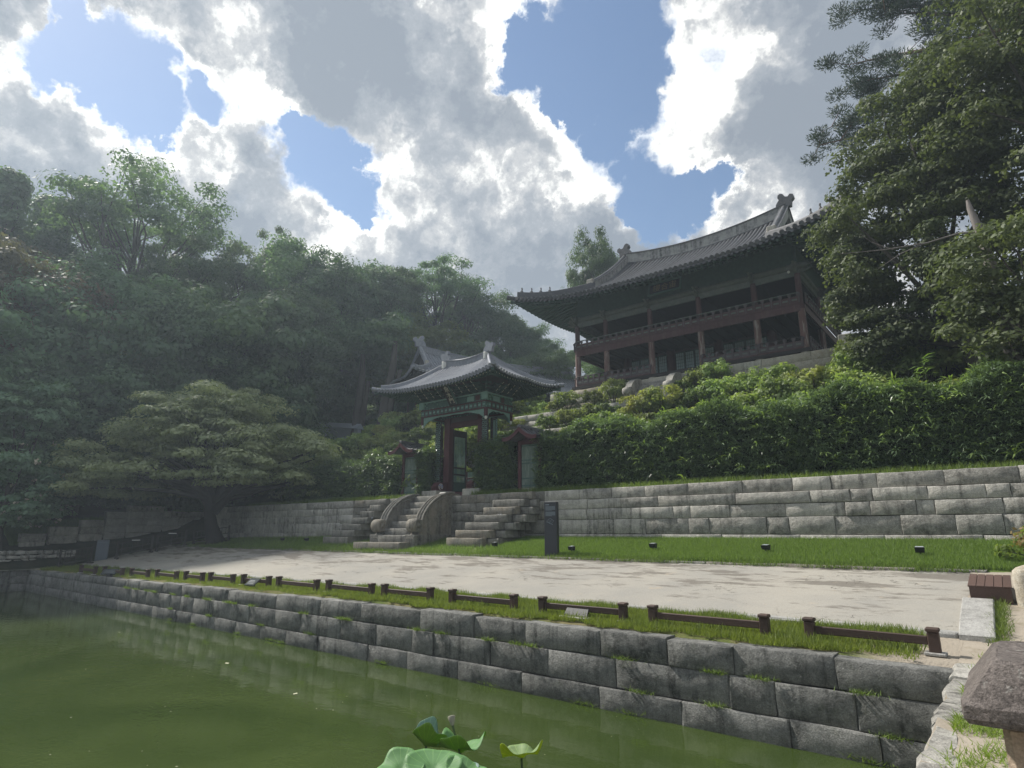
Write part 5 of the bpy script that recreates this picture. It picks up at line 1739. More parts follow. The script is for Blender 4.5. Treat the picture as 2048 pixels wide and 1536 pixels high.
def rear_hall():
    t = thing('rear_hall', 'long tiled-roof wooden hall behind the painted gate, mostly hidden', 'building', (-36.9, 44.0, 0), R(68))
    rf = Roof(10.6, 5.2, 8.2, 2.4, 15.6, 3.2, .6, .55, .2)
    tiled_roof(t, rf, 0.3, .085, 'roof_tile_light', ridge_h=.5, ridge_w=.3, orn=1.1, hip_h=.3, wall=(8, 3.2), raf_r=.06, raf_sp=.4, ridge_mat='roof_tile_light', gable_mat='wall_dark_panel', soffit_mat='dark_wood')
    MB().box(-8, -3.2, 10.5, 8, 3.2, 16.0).build('wall', 'dark_wood', t)
    for s in (-1, 1):
        for k in range(7):
            x = -8 + 16 * k / 6
            MB().box(x - .13, s * 3.2 - .1, 10.5, x + .13, s * 3.2 + .1, 16.2).build('post', 'red_wood', t)
            if k < 6:
                w = MB().box(x + .25, s * 3.22 - .03, 13.4, x + 16 / 6 - .25, s * 3.22 + .03, 15.2).build('window', 'eave_green', t)
                MB().box(x + .4, s * 3.26 - .01, 13.55, x + 16 / 6 - .4, s * 3.26 + .01, 15.05).build('pane', 'door_panel', w)
                MB().box(x + .2, s * 3.22 - .04, 11.6, x + 16 / 6 - .2, s * 3.22 + .04, 12.7).build('panel', 'wall_dark_panel', t)
                for q in range(4):
                    MB().tube([(x + .5 + q * .5, s * 3.23, 13.15), (x + .5 + q * .5, s * 3.32, 13.15)], .05, 6, smooth=False).build('stud', 'white_paint', t)
    for s in (-1, 1):
        for k in range(4):
            y = -3.2 + 6.4 * k / 3
            MB().box(s * 8 - .1, y - .13, 10.5, s * 8 + .1, y + .13, 16.2).build('post', 'red_wood', t)
            if k < 3:
                MB().box(s * 8.02 - .03, y + .25, 11.6, s * 8.02 + .03, y + 1.9, 12.7).build('panel', 'wall_dark_panel', t)
                MB().box(s * 8.02 - .03, y + .25, 13.4, s * 8.02 + .03, y + 1.9, 15.2).build('window', 'eave_green', t)
                for q in range(4):
                    MB().tube([(s * 8.03, y + .4 + q * .45, 13.1), (s * 8.12, y + .4 + q * .45, 13.1)], .05, 6, smooth=False).build('stud', 'white_paint', t)
    # pale low roofed wall farther left
    w = thing('roofed_wall', 'long pale low wall top showing between the maple and the gnarled trunks', 'wall', (-52.9, 34.6, 0), math.atan2(-.2, 6.6))
    MB().add([(0, -.1, 11.5), (7.2, -.1, 11.0), (7.2, .3, 11.0), (0, .3, 11.5), (0, -.1, 13.45), (7.2, -.1, 12.4), (7.2, .3, 12.4), (0, .3, 13.45)], [(0, 3, 2, 1), (4, 5, 6, 7), (0, 1, 5, 4), (1, 2, 6, 5), (2, 3, 7, 6), (3, 0, 4, 7)]).build('wall', 'plaster_light', w)
    MB().add([(-.1, -.35, 13.452), (7.3, -.35, 12.402), (7.3, .55, 12.402), (-.1, .55, 13.452), (-.1, .1, 13.95), (7.3, .1, 12.9)], [(0, 3, 2, 1), (0, 1, 5, 4), (3, 4, 5, 2), (0, 4, 3), (1, 2, 5)]).build('coping', 'plaster_light', w)


rear_hall()


def terrace_walls():
    g = G(33)
    labs = ['lowest mossy stone terrace wall on the slope above the hedge', 'second mossy stone terrace wall up the garden slope', 'third mossy stone terrace wall up the garden slope', 'topmost mossy stone terrace wall just below the pavilion platform']
    for (y, za, zb), lab in zip(((24.92, 5.3, 6.12), (26.72, 6.4, 7.52), (28.62, 7.8, 9.02), (30.72, 9.3, 10.52)), labs):
        w = thing('terrace_wall', lab, 'stone wall')
        n = 3
        for k in range(n):
            a = za + (zb - za) * k / n
            b = za + (zb - za) * (k + 1) / n
            course(w, joints(-30 if y > 26 else -27, -4.5, 1.3, 2.8, g), a, b, y - .03 * (n - k), .4, 'wall_granite', g, round_=.03, rough=.05, nx=4, nz=4)


terrace_walls()


# ------------------------------------------------------------------ trees
def crown_leaves(g, clusters, per, leaf, rx, rz, up=0.5, droop=0.0, aspect=0.62, spread=0.5, hang=0.0, lean=None):
    """clusters (n,3); returns quads and tints; each cluster a flattened spray"""
    n = len(clusters)
    N = n * per
    C = np.repeat(clusters, per, 0)
    sc_ = np.repeat(0.65 + 0.7 * g.random(n), per)[:, None]
    d = unit(g.normal(size=(N, 3)))
    r = g.random(N)[:, None] ** 0.45
    off = d * r * np.array([rx, rx, rz]) * sc_
    rho = np.hypot(off[:, 0], off[:, 1]) / rx
    off[:, 2] -= droop * rho ** 2 * rz
    P = C + off
    nrm = d * 1.1 + np.array([0, 0, up]) + g.normal(size=(N, 3)) * spread
    ct = np.repeat(g.random(n), per)
    tint = 0.15 + 0.45 * ct + 0.4 * g.random(N)
    dirs = g.normal(size=(N, 3))
    if hang: dirs[:, 2] -= hang
    return leaves(P, nrm, leaf, aspect, 0.4, g, dirs), tint


def envelope(g, n, shape, R_, zb, zt, squash=1.0, lump=0.35, inner=0.35):
    """cluster centres filling an uneven crown envelope"""
    out = []
    lob = [(unit(g.normal(size=3)), 0.6 + .4 * g.random()) for _ in range(7)]
    while len(out) < n:
        d = unit(g.normal(size=3))
        if shape == 'umbrella' and d[2] < -.25: continue
        if shape == 'dome' and d[2] < -.55: continue
        k = 1.0 - lump + lump * max([max(0, float(d @ l)) ** 2 * w for l, w in lob]) * 1.4
        r = k * (inner + (1 - inner) * g.random() ** .5)
        h = (zt - zb)
        if shape == 'cone':
            u = g.random() ** .8
            z = zb + h * u
            a = g.random() * 6.283
            rr = R_ * (1 - u * .93) * (.45 + .55 * g.random()) * (.8 + .3 * math.sin(a * 3 + u * 9))
            out.append((rr * math.cos(a), rr * math.sin(a) * squash, z))
            continue
        out.append((d[0] * R_ * r, d[1] * R_ * r * squash, zb + h * .5 + d[2] * h * .5 * r))
    return np.array(out)


def limbs(b, g, base, pts, r0, fork=0.35, ntr=1, seg=7, wig=0.06):
    """trunk and limbs reaching to the given points"""
    base = Vector(base)
    top = Vector(np.mean(pts, 0))
    hub = base + (top - base) * fork
    H = (top - base).length
    path = [base + (hub - base) * t + Vector((math.sin(t * 5) * wig * H * .3, math.cos(t * 4) * wig * H * .3 - wig * H * .3, 0)) * t for t in (0, .12, .3, .6, 1)]
    b.tube(path, [r0 * 1.5, r0 * 1.1, r0, r0 * .9, r0 * .8], seg + 2)
    hub = path[-1]
    apex = Vector((top.x, top.y, max(p[2] for p in pts) * .9 + base.z * .1))
    b.tube([hub, hub + (apex - hub) * .35 + Vector((wig * H * .5, 0, 0)), hub + (apex - hub) * .7, apex], [r0 * .75, r0 * .55, r0 * .3, r0 * .08], seg)
    for p in pts:
        p = Vector(p)
        t = min(.75, max(0.0, (p.z - hub.z) / max(.1, (apex.z - hub.z)) * .55 * g.random() * 1.3))
        s = hub + (apex - hub) * t
        m = s + (p - s) * .5 + Vector((g.normal() * .04 * H, g.normal() * .04 * H, .03 * H))
        rr = r0 * (.42 - .25 * t)
        b.tube([s, m, p], [rr, rr * .6, rr * .15], max(4, seg - 2))


def tree(name, label, cat, seed, R_, zb, zt, n, per, leaf, rx, rz, mat, bark='bark', r0=.25, shape='dome', squash=1.0, nl=14, group=None, fork=.4, droop=.3, up=.5, loc=(0, 0, 0), lump=.35, inner=.35, aspect=.62, spread=.5, base=None, hang=0.0, crown=True):
    g = np.random.default_rng(seed)
    t = thing(name, label, cat, loc, 0, group)
    C = envelope(g, n, shape, R_, zb, zt, squash, lump, inner)
    V, tint = crown_leaves(g, C, per, leaf, rx, rz, up, droop, aspect, spread, hang)
    raw_quads('crown', V, mat, t, tint)
    b = MB()
    idx = g.choice(len(C), min(nl, len(C)), replace=False)
    limbs(b, g, base or (0, 0, -.3), [C[i] for i in idx], r0, fork)
    b.build('trunk', bark, t)
    return t


ORD = ['first', 'second', 'third', 'fourth', 'fifth', 'sixth', 'seventh', 'eighth', 'ninth', 'tenth', 'eleventh', 'twelfth', 'thirteenth', 'fourteenth', 'fifteenth', 'sixteenth', 'seventeenth', 'eighteenth', 'nineteenth', 'twentieth'] + ['%dth' % i if i % 10 not in (1, 2, 3) else '%d%s' % (i, ('st', 'nd', 'rd')[i % 10 - 1]) for i in range(21, 60)]


def forest():
    P = {}
    K = dict(spread=.35, up=.45, aspect=.66)
    P['oak'] = tree('broadleaf_tree', 'x', 'tree', 101, 5.2, 6.5, 17.5, 95, 340, .225, 1.35, .75, 'leaf_forest', r0=.28, nl=18, lump=.5, inner=.5, **K)
    P['oak2'] = tree('broadleaf_tree', 'x', 'tree', 102, 4.4, 4.5, 18.0, 110, 300, .215, 1.2, .75, 'leaf_forest', r0=.26, nl=18, lump=.55, inner=.5, **K)
    P['open'] = tree('broadleaf_tree', 'x', 'tree', 103, 5.6, 9.5, 18.5, 75, 300, .185, 1.15, .40, 'leaf_forest', r0=.25, nl=36, shape='umbrella', fork=.5, inner=.25, **K)
    P['open2'] = tree('broadleaf_tree', 'x', 'tree', 108, 5.0, 8.0, 19.0, 66, 300, .18, 1.05, .45, 'leaf_forest', r0=.22, nl=36, shape='umbrella', fork=.55, inner=.2, lump=.6, **K)
    P['yel'] = tree('broadleaf_tree', 'x', 'tree', 104, 4.4, 3.0, 14.0, 100, 290, .205, 1.3, .40, 'leaf_forest_yellow', r0=.22, nl=14, lump=.45, inner=.5, **K)
    P['low'] = tree('understory_tree', 'x', 'tree', 105, 4.6, 0.3, 9.5, 95, 330, .215, 1.25, .6, 'leaf_forest', r0=.16, nl=8, lump=.4, shape='ball', inner=.5, **K)
    P['brown'] = tree('broadleaf_tree', 'x', 'tree', 106, 4.5, 4.0, 15.0, 95, 220, .25, 1.25, .65, 'leaf_forest_brown', r0=.22, nl=10, inner=.5, **K)
    P['cone'] = tree('conifer_tree', 'x', 'tree', 107, 4.0, 1.5, 17.0, 150, 150, .24, 1.0, .45, 'leaf_forest', r0=.24, nl=16, shape='cone', droop=.9, **K)
    used = set()

    def put(kind, az, dist, top_tan, label, width=1.0, group=None, zt=None, rot=None):
        X, Y = -dist * math.sin(R(az)), dist * math.cos(R(az))
        z = hill(X, Y) - .3
        base_h = {'oak': 18.2, 'oak2': 18.6, 'open': 19.0, 'open2': 19.4, 'yel': 14.6, 'low': 9.8, 'brown': 15.5, 'cone': 17.4}[kind]
        H = 3.2 + top_tan * dist - z
        s = H / base_h
        o = P[kind] if kind not in used else copy_tree(P[kind])
        used.add(kind)
        o.location = (X, Y, z)
        w = width * (0.55 * s + 0.45)
        o.scale = (w, w, s)
        o.rotation_euler = (0, 0, rnd.uniform(0, 6.28) if rot is None else rot)
        o['label'] = label
        if group: o['group'] = group
        return o

    # skyline, read from left to right
    put('cone', 81.6, 66, .485, 'dark conifer on the skyline at the far left edge', 1.2)
    put('cone', 79.0, 70, .465, 'second conifer on the skyline, right of the leftmost one', 1.0)
    put('oak', 77.0, 70, .455, 'rounded tree on the skyline between the left conifers and the tallest tree', 1.1)
    put('open', 73.3, 64, .560, 'tallest tree of the skyline, with sky showing through its open crown', 1.25)
    put('open2', 70.2, 62, .470, 'open-crowned tree leaning right of the tallest skyline tree', 1.0)
    put('open2', 67.4, 66, .475, 'thin-stemmed tree on the skyline with bright sky gaps below its crown', 1.05)
    put('oak2', 64.3, 68, .470, 'round-topped tree on the skyline left of the small twin tuft', .9)
    put('open2', 61.4, 64, .520, 'tree with a small twin tuft standing above the middle of the skyline', .55)
    put('oak2', 58.8, 62, .500, 'broad dense tree on the skyline right of the twin tuft', 1.15)
    put('oak', 56.0, 64, .480, 'dense tree on the middle skyline, beside the dip in the clouds', 1.0)
    put('oak2', 53.2, 66, .480, 'rounded tree on the skyline above the gate roof\u2019s left side', 1.05)
    put('open', 50.2, 66, .462, 'flat-topped tree on the skyline behind the yellowish tree', .9)
    put('open', 46.2, 68, .495, 'wide airy tree on the right end of the wooded skyline', 1.0)
    put('open2', 43.4, 70, .462, 'airy tree at the right shoulder of the wooded hill', .8)
    put('oak', 41.0, 70, .43, 'low rounded tree on the skyline just left of the pavilion eaves', .95)
    put('oak2', 38.6, 70, .395, 'tree directly left of the pavilion, under its eave tip', .9)
    put('oak', 36.5, 70, .36, 'tree seen through the left bays of the pavilion', .8)
    # rows lower on the hill
    G1 = 'trees massed on the wooded hillside'
    rows = [
        (57, (81, 77.5, 74, 70.8, 67.5, 64.2, 61, 57.8, 54.6, 51.5, 48.6, 45.8, 43, 40.3), (.42, .38, .40, .39, .37, .40, .42, .43, .41, .40, .39, .36, .33, .30), ('brown', 'brown', 'oak', 'low', 'oak', 'low', 'oak2', 'oak2', 'oak', 'yel', 'yel', 'yel', 'low', 'oak')),
        (55, (82, 78.6, 75.4, 72.1, 69, 66, 62.6, 59.5, 56.5, 53.5, 50.4, 47.5), (.345, .33, .345, .33, .30, .32, .33, .35, .34, .32, .33, .31), ('low', 'oak', 'low', 'yel', 'low', 'oak2', 'low', 'oak2', 'low', 'low', 'yel', 'low')),
        (53, (80.3, 77.2, 74, 71, 67.8, 64.6, 61.4, 58.6), (.26, .24, .25, .22, .23, .25, .24, .25), ('low', 'low', 'oak', 'low', 'low', 'low', 'low', 'low')),
    ]
    words = ['far left', 'left', 'left', 'left of centre', 'left of centre', 'above the maple', 'above the maple', 'middle', 'middle', 'right of the middle', 'behind the gate', 'behind the gate', 'near the pavilion', 'near the pavilion']
    for ri, (dist, azs, tans, kinds) in enumerate(rows):
        for i, (az, tn, kd) in enumerate(zip(azs, tans, kinds)):
            if 33 < az < 50 and dist < 56: continue
            if 33 < az < 50.5: dist = 67
            elif 50 < az < 60: dist = 67
            what = {'low': 'bushy dark green tree', 'oak': 'rounded mid green tree', 'oak2': 'tall dense green tree', 'yel': 'yellowish green tree', 'brown': 'brownish tree'}[kd]
            lab = what + ' ' + ('high', 'midway', 'low')[ri] + ' on the wooded hillside, ' + ORD[i] + ' from the left'
            put(kd, az, dist + rnd.uniform(-1.5, 1.5), tn, lab, rnd.uniform(1.0, 1.25), 'trees massed on the wooded hillside')
    for i, (az, dist, tn, kd) in enumerate(((37.5, 66, .30, 'low'), (34.8, 62, .31, 'oak'), (32, 68, .31, 'low'), (28.5, 56, .32, 'oak2'), (25, 55, .30, 'low'), (21, 54, .30, 'oak'), (17, 54, .28, 'low'), (13, 54, .26, 'oak'), (8.5, 52, .26, 'low'), (3.5, 52, .25, 'oak'), (-2, 50, .25, 'low'), (-8, 50, .25, 'oak'))):
        put(kd, az, dist, tn, 'green tree behind the pavilion, glimpsed between its columns, ' + ORD[i] + ' from the left', 1.0, 'trees directly behind the pavilion')
    # understory along the left foot of the hill
    for i, (az, dist, tn) in enumerate(((81.5, 54, .20), (79, 55, .15), (76.5, 54.5, .16), (74, 55, .15), (71.5, 54.5, .15), (69, 54.5, .14), (66, 55, .15), (63, 55, .16))):
        put('low', az, dist, tn, 'dark shrubby tree at the shaded foot of the hillside, ' + ORD[i] + ' from the left', 1.0, 'dark understory at the foot of the hill')
    # solitary tree behind the pavilion
    t = put('oak', 30.6, 56, .545, 'slender green tree rising behind the left end of the pavilion roof', .52)
    # gnarled bare trunks left of the rear hall
    for x, y, lean, lab in ((-46.6, 34.8, .2, 'gnarled grey double tree trunk left of the rear hall'), (-42.6, 34.6, .9, 'gnarled leaning grey tree trunk right beside the rear hall')):
        q = thing('old_tree', lab, 'tree', (x, y, hill(x, y) - .5))
        b = MB()
        b.tube([(0, 0, 0), (.05, 0, 1.6), (-.1 + lean * .2, 0, 3.2), (lean, .1, 6.5), (lean * 1.3, 0, 9)], [.75, .55, .42, .34, .2], 10)
        b.tube([(.3, 0, 0), (.55, 0, 1.2), (.75 + lean * .2, 0, 3.0), (1.0 + lean, .1, 6.2)], [.5, .4, .28, .2], 9)
        b.build('trunk', 'bark', q)
        g = np.random.default_rng(int(abs(x) * 10))
        C = envelope(g, 60, 'dome', 3.0, 7.0, 12.5) + np.array([-1.6, .5, 0])
        V, ti = crown_leaves(g, C, 70, .36, 1.2, .5)
        raw_quads('crown', V, 'leaf_forest', q, ti)


forest()


def layered(g, C, per, leaf, rx, rz, **k):
    return crown_leaves(g, C, per, leaf, rx, rz, **k)


def maple():
    g = np.random.default_rng(55)
    bx, by = -39.9, 19.0
    t = thing('maple_tree', 'wide spreading maple with layered foliage and a dark leaning trunk by the lattice fences', 'tree', (bx, by, gz(bx, by)))
    # image-right direction on the ground is (.78,.625); the crown is wider that way
    ax, ay = .78, .625
    C = []
    while len(C) < 350:
        d = unit(g.normal(size=3))
        if d[2] < -.15: continue
        r = .35 + .65 * g.random() ** .5
        u = d[0] * 8.9 * r * (1 + .10 * math.sin(d[2] * 7 + d[1] * 3))
        w = d[1] * 6.2 * r
        ztop = 10.4 * (1 - .10 * (u / 9) ** 2 - (.10 if u > 4 else 0))
        z = 3.7 + (ztop - 3.7) * max(0, d[2]) ** .85 * r + .9 * (1 - r) + (0.0 if d[2] > .1 else g.uniform(-.5, .9) - .9 * max(0, abs(d[0]) - .6))
        u -= .6
        if u < -4: z = z * .9
        C.append((u * ax - w * ay, u * ay + w * ax, z))
    C = np.array(C)
    V, tint = crown_leaves(g, C, 260, .22, 1.2, .30, up=.9, droop=.8, spread=.35, aspect=.6)
    raw_quads('crown', V, 'leaf_maple', t, tint)
    b = MB()
    hub = Vector((-.15, 0, 3.0))
    b.tube([(0.35, .25, -.3), (.25, .2, .3), (.0, 0, 1.1), (-.2, -.15, 2.1), (-.1, -.1, 3.0)], [.78, .52, .38, .34, .33], 12)
    ends = [C[i] for i in g.choice(len(C), 34, replace=False)]
    ends += [(-4.2, -3.0, 5.6), (5.5, 4.0, 5.5), (-1.8, -1.4, 6.8), (2.2, 2.2, 7.0), (-3.4, -4.2, 4.6)]
    for p in ends:
        p = Vector(p)
        s = Vector((.1, 0, 2.6 + .5 * g.random()))
        m1 = s + (p - s) * .33 + Vector((0, 0, .7 * g.random()))
        m2 = s + (p - s) * .7 + Vector((g.normal() * .3, g.normal() * .3, .3))
        b.tube([s, m1, m2, p], [.22, .15, .08, .02], 6)
    b.tube([(.1, 0, 1.9), (-.9, -.7, 3.6), (-1.6, -1.2, 4.6), (-3.2, -2.4, 5.8)], [.34, .25, .2, .07], 8)
    b.tube([(.1, 0, 2.0), (1.0, .8, 3.4), (2.4, 1.9, 4.6), (4.5, 3.6, 5.8)], [.32, .25, .18, .06], 8)
    b.build('trunk', 'bark_dark', t)
    # silk-like tree intruding at the far left, with pale flower heads
    t = thing('flowering_tree', 'pale green tree with cream flower tufts cut by the left edge, beside the maple', 'tree', (-46.5, 9.8, 1.6))
    g = np.random.default_rng(77)
    C = []
    for k in range(150):
        z = g.uniform(2.2, 10.5)
        a = g.random() * 6.283
        r = (2.9 + .4 * math.sin(z * 2.3)) * (1 - .25 * (z > 8)) * g.random() ** .5
        C.append((r * math.cos(a), r * math.sin(a), z))
    C = np.array(C)
    V, tint = crown_leaves(g, C, 130, .26, .95, .26, up=.9, droop=.9, spread=.4)
    raw_quads('crown', V, 'leaf_silk', t, tint)
    b = MB()
    limbs(b, g, (0, 0, -.3), [C[i] for i in range(14)], .22, .4)
    b.build('trunk', 'bark', t)
    fc = C[C[:, 2] < 6.5]
    idx = g.choice(len(fc), 70)
    P = fc[idx] + g.normal(size=(70, 3)) * .5
    Pp = np.repeat(P, 9, 0) + g.normal(size=(630, 3)) * .09
    tag(raw_quads('flower_heads', leaves(Pp, g.normal(size=(630, 3)) + [0, 0, .5], .15, .8, .3, g), 'petal', t, g.random(630)), kind='stuff')


maple()


def right_trees():
    g = np.random.default_rng(91)
    def big(label, x, y, z, shells, per, seed, mat='leaf_right', leaf=.165, rx=1.0, rz=.32, tr=.32, name='broadleaf_tree', bark='bark', nl=26, droop=1.0):
        g = np.random.default_rng(seed)
        t = thing(name, label, 'tree', (x, y, z))
        C = []
        for (cx, cy, cz, rr, hh, n) in shells:
            for _ in range(n):
                d = unit(g.normal(size=3))
                r = .5 + .5 * g.random() ** .5
                C.append((cx + d[0] * rr * r, cy + d[1] * rr * r, cz + d[2] * hh * r))
        C = np.array(C)
        V, tint = crown_leaves(g, C, per, leaf, rx, rz, up=.7, droop=droop, spread=.5, aspect=.58)
        raw_quads('crown', V, mat, t, tint)
        b = MB()
        limbs(b, g, (0, 0, -.6), [C[i] for i in g.choice(len(C), nl, replace=False)], tr, .3)
        b.build('trunk', bark, t)
        return t
    # shells are relative to the foot of the tree
    big('broad green tree overlapping the right end of the pavilion roof', .3, 28.2, 7.6,
        [(-1.4, 0, 7.4, 3.5, 3.6, 60), (-.6, 0, 10.4, 3.0, 2.8, 45), (1.0, 0, 5.2, 3.6, 2.0, 30), (.6, 0, 13.2, 2.4, 2.2, 32), (-2.6, .5, 4.0, 1.8, 1.8, 24), (-3.7, .2, 4.8, 1.3, 1.7, 20), (-3.6, 0, 7.2, 1.4, 1.7, 22), (-1.2, -.4, 12.0, 2.2, 2.4, 22), (-2.5, -.3, 8.8, 2.5, 2.2, 34), (2.8, 0, 8.5, 3.0, 3.5, 40)], 290, 201)
    big('tall green tree filling the upper right corner', 3.6, 26.6, 7.2,
        [(0, 0, 9.5, 3.8, 3.6, 60), (.2, 0, 14.0, 3.6, 3.4, 56), (.6, 0, 18.6, 3.0, 3.2, 44), (-1.0, -.6, 11.5, 2.8, 2.4, 34), (1.6, 0, 6.0, 3.0, 2.4, 26)], 290, 202)
    big('low dark dense tree in front of the big ones, under the bare snag', 1.5, 22.9, 5.2,
        [(-.1, 0, 6.0, 2.0, 1.5, 34), (.9, .2, 4.6, 1.9, 1.5, 30), (-.9, .1, 4.4, 1.3, 1.0, 16)], 220, 203, tr=.2, leaf=.16, rx=.8)
    # a dead, barkless stem standing among them
    s = thing('dead_snag', 'bare grey dead trunk standing out among the green foliage at right', 'tree', (.62, 23.6, 4.6))
    b = MB()
    b.tube([(0.3, 0, 0), (.25, 0, 3.0), (.18, 0, 6.4), (.10, 0, 7.3), (.02, 0, 8.2), (-.10, 0, 9.0), (-.12, 0, 9.3)], [.26, .22, .18, .15, .13, .09, .05], 9)
    b.tube([(.0, 0, 8.1), (-.5, .05, 8.25), (-1.4, .1, 8.2), (-2.7, .0, 8.3), (-4.0, -.1, 8.5)], [.05, .035, .028, .02, .01], 5)
    b.tube([(-1.5, .1, 8.2), (-2.2, .0, 8.0), (-2.9, -.1, 7.6)], [.02, .014, .006], 4)
    b.tube([(-2.4, .1, 8.25), (-3.0, .0, 8.7), (-3.3, -.1, 9.1)], [.02, .014, .006], 4)
    b.build('trunk', 'dead_wood', s)
    # pine behind, needles in flat dark pads on long limbs
    g = np.random.default_rng(204)
    t = thing('pine_tree', 'tall dark pine with flat needle pads reaching left against the clouds', 'tree', (4.2, 36.5, 11.0))
    pads = []
    b = MB()
    b.tube([(0, 0, -.5), (.1, 0, 6), (-.2, 0, 12), (.1, 0, 18), (-.3, 0, 23), (-.2, 0, 27)], [.5, .42, .36, .28, .16, .04], 10)
    for (z0, ex, ey, ez, n) in ((13.2, -9.6, -.3, 14.6, 7), (14.0, -8.8, -.6, 15.3, 6), (16.0, -7.2, 0, 17.9, 6), (17.5, -7.6, .4, 19.6, 6), (18.6, -5.4, 0, 21.6, 6), (19.4, -6.4, .3, 22.8, 6), (20.6, -4.0, 0, 24.6, 6), (21.6, -5.2, -.2, 26.2, 5), (22.5, -2.6, 0, 27.6, 6),
                                (17.0, 6.0, 0, 19.5, 5), (20.0, 5.0, 1.0, 22.5, 5), (22.5, 4.0, 0, 25.5, 5), (23.5, .5, 1, 28.5, 5), (19.0, -1.0, 5.0, 21.5, 4), (21.0, -.5, -4.5, 23.5, 4)):
        p0 = Vector((0, 0, z0))
        p3 = Vector((ex, ey, ez))
        p1 = p0 + (p3 - p0) * .4 + Vector((0, 0, -.3))
        p2 = p0 + (p3 - p0) * .75 + Vector((0, .2, .1))
        b.tube([p0, p1, p2, p3], [.17, .12, .07, .02], 6)
        for k in range(n):
            u = .35 + .66 * k / (n - 1)
            c = p0 + (p3 - p0) * u
            for _ in range(3):
                q = c + Vector((g.normal() * .6, g.normal() * .7, .15 + g.normal() * .3))
                pads.append(tuple(q))
                b.tube([c, q], [.03, .012], 4)
    b.build('trunk', 'bark_pine', t)
    C = np.array(pads)
    n = len(C)
    per = 300
    d = unit(g.normal(size=(n * per, 3)))
    cc = np.repeat(C, per, 0)
    tuft = cc + d * (g.random(n * per)[:, None] ** .4) * np.array([.75, .75, .22])
    dirs = unit(d * np.array([1, 1, .5]) + np.array([0, 0, .7]))
    V = leaves(tuft, g.normal(size=(n * per, 3)), .22, .22, .3, g, dirs)
    raw_quads('crown', V, 'leaf_pine', t, .2 + .6 * g.random(n * per))


right_trees()


# ------------------------------------------------------------------ bamboo hedge, shrubs, shoots
def bamboo_sprays(g, P, out, leaf=.26, width=.14, nl=7, bend=.5):
    """P (n,3) spray roots, out (n,3) outward direction; each spray a fan of drooping blades (2 quads each)"""
    n = len(P)
    up = np.array([0, 0, 1.0])
    o = unit(out + .25 * g.normal(size=(n, 3)))
    side = unit(np.cross(o, up))
    quads, tint = [], []
    ct = g.random(n)
    for k in range(nl):
        a = (k - (nl - 1) / 2) / (nl / 2) * 1.15 + g.normal(size=n) * .22
        el = .15 + .35 * g.normal(size=n)
        d = unit(o * np.cos(a)[:, None] + side * np.sin(a)[:, None] + up * el[:, None])
        L = (leaf * (.7 + .6 * g.random(n)))[:, None]
        p0 = P + g.normal(size=(n, 3)) * .03
        p1 = p0 + d * L * .5
        p2 = p1 + unit(d - up * (bend + .5 * g.random(n))[:, None]) * L * .5
        w = unit(np.cross(d, up) + .35 * g.normal(size=(n, 3))) * L * width * .5
        quads.append(np.stack([p0 - w * .25, p0 + w * .25, p1 + w, p1 - w], 1))
        quads.append(np.stack([p1 - w, p1 + w, p2 + w * .08, p2 - w * .08], 1))
        tn = .12 + .5 * ct + .38 * g.random(n)
        tint += [tn, tn]
    return np.concatenate(quads), np.concatenate(tint)


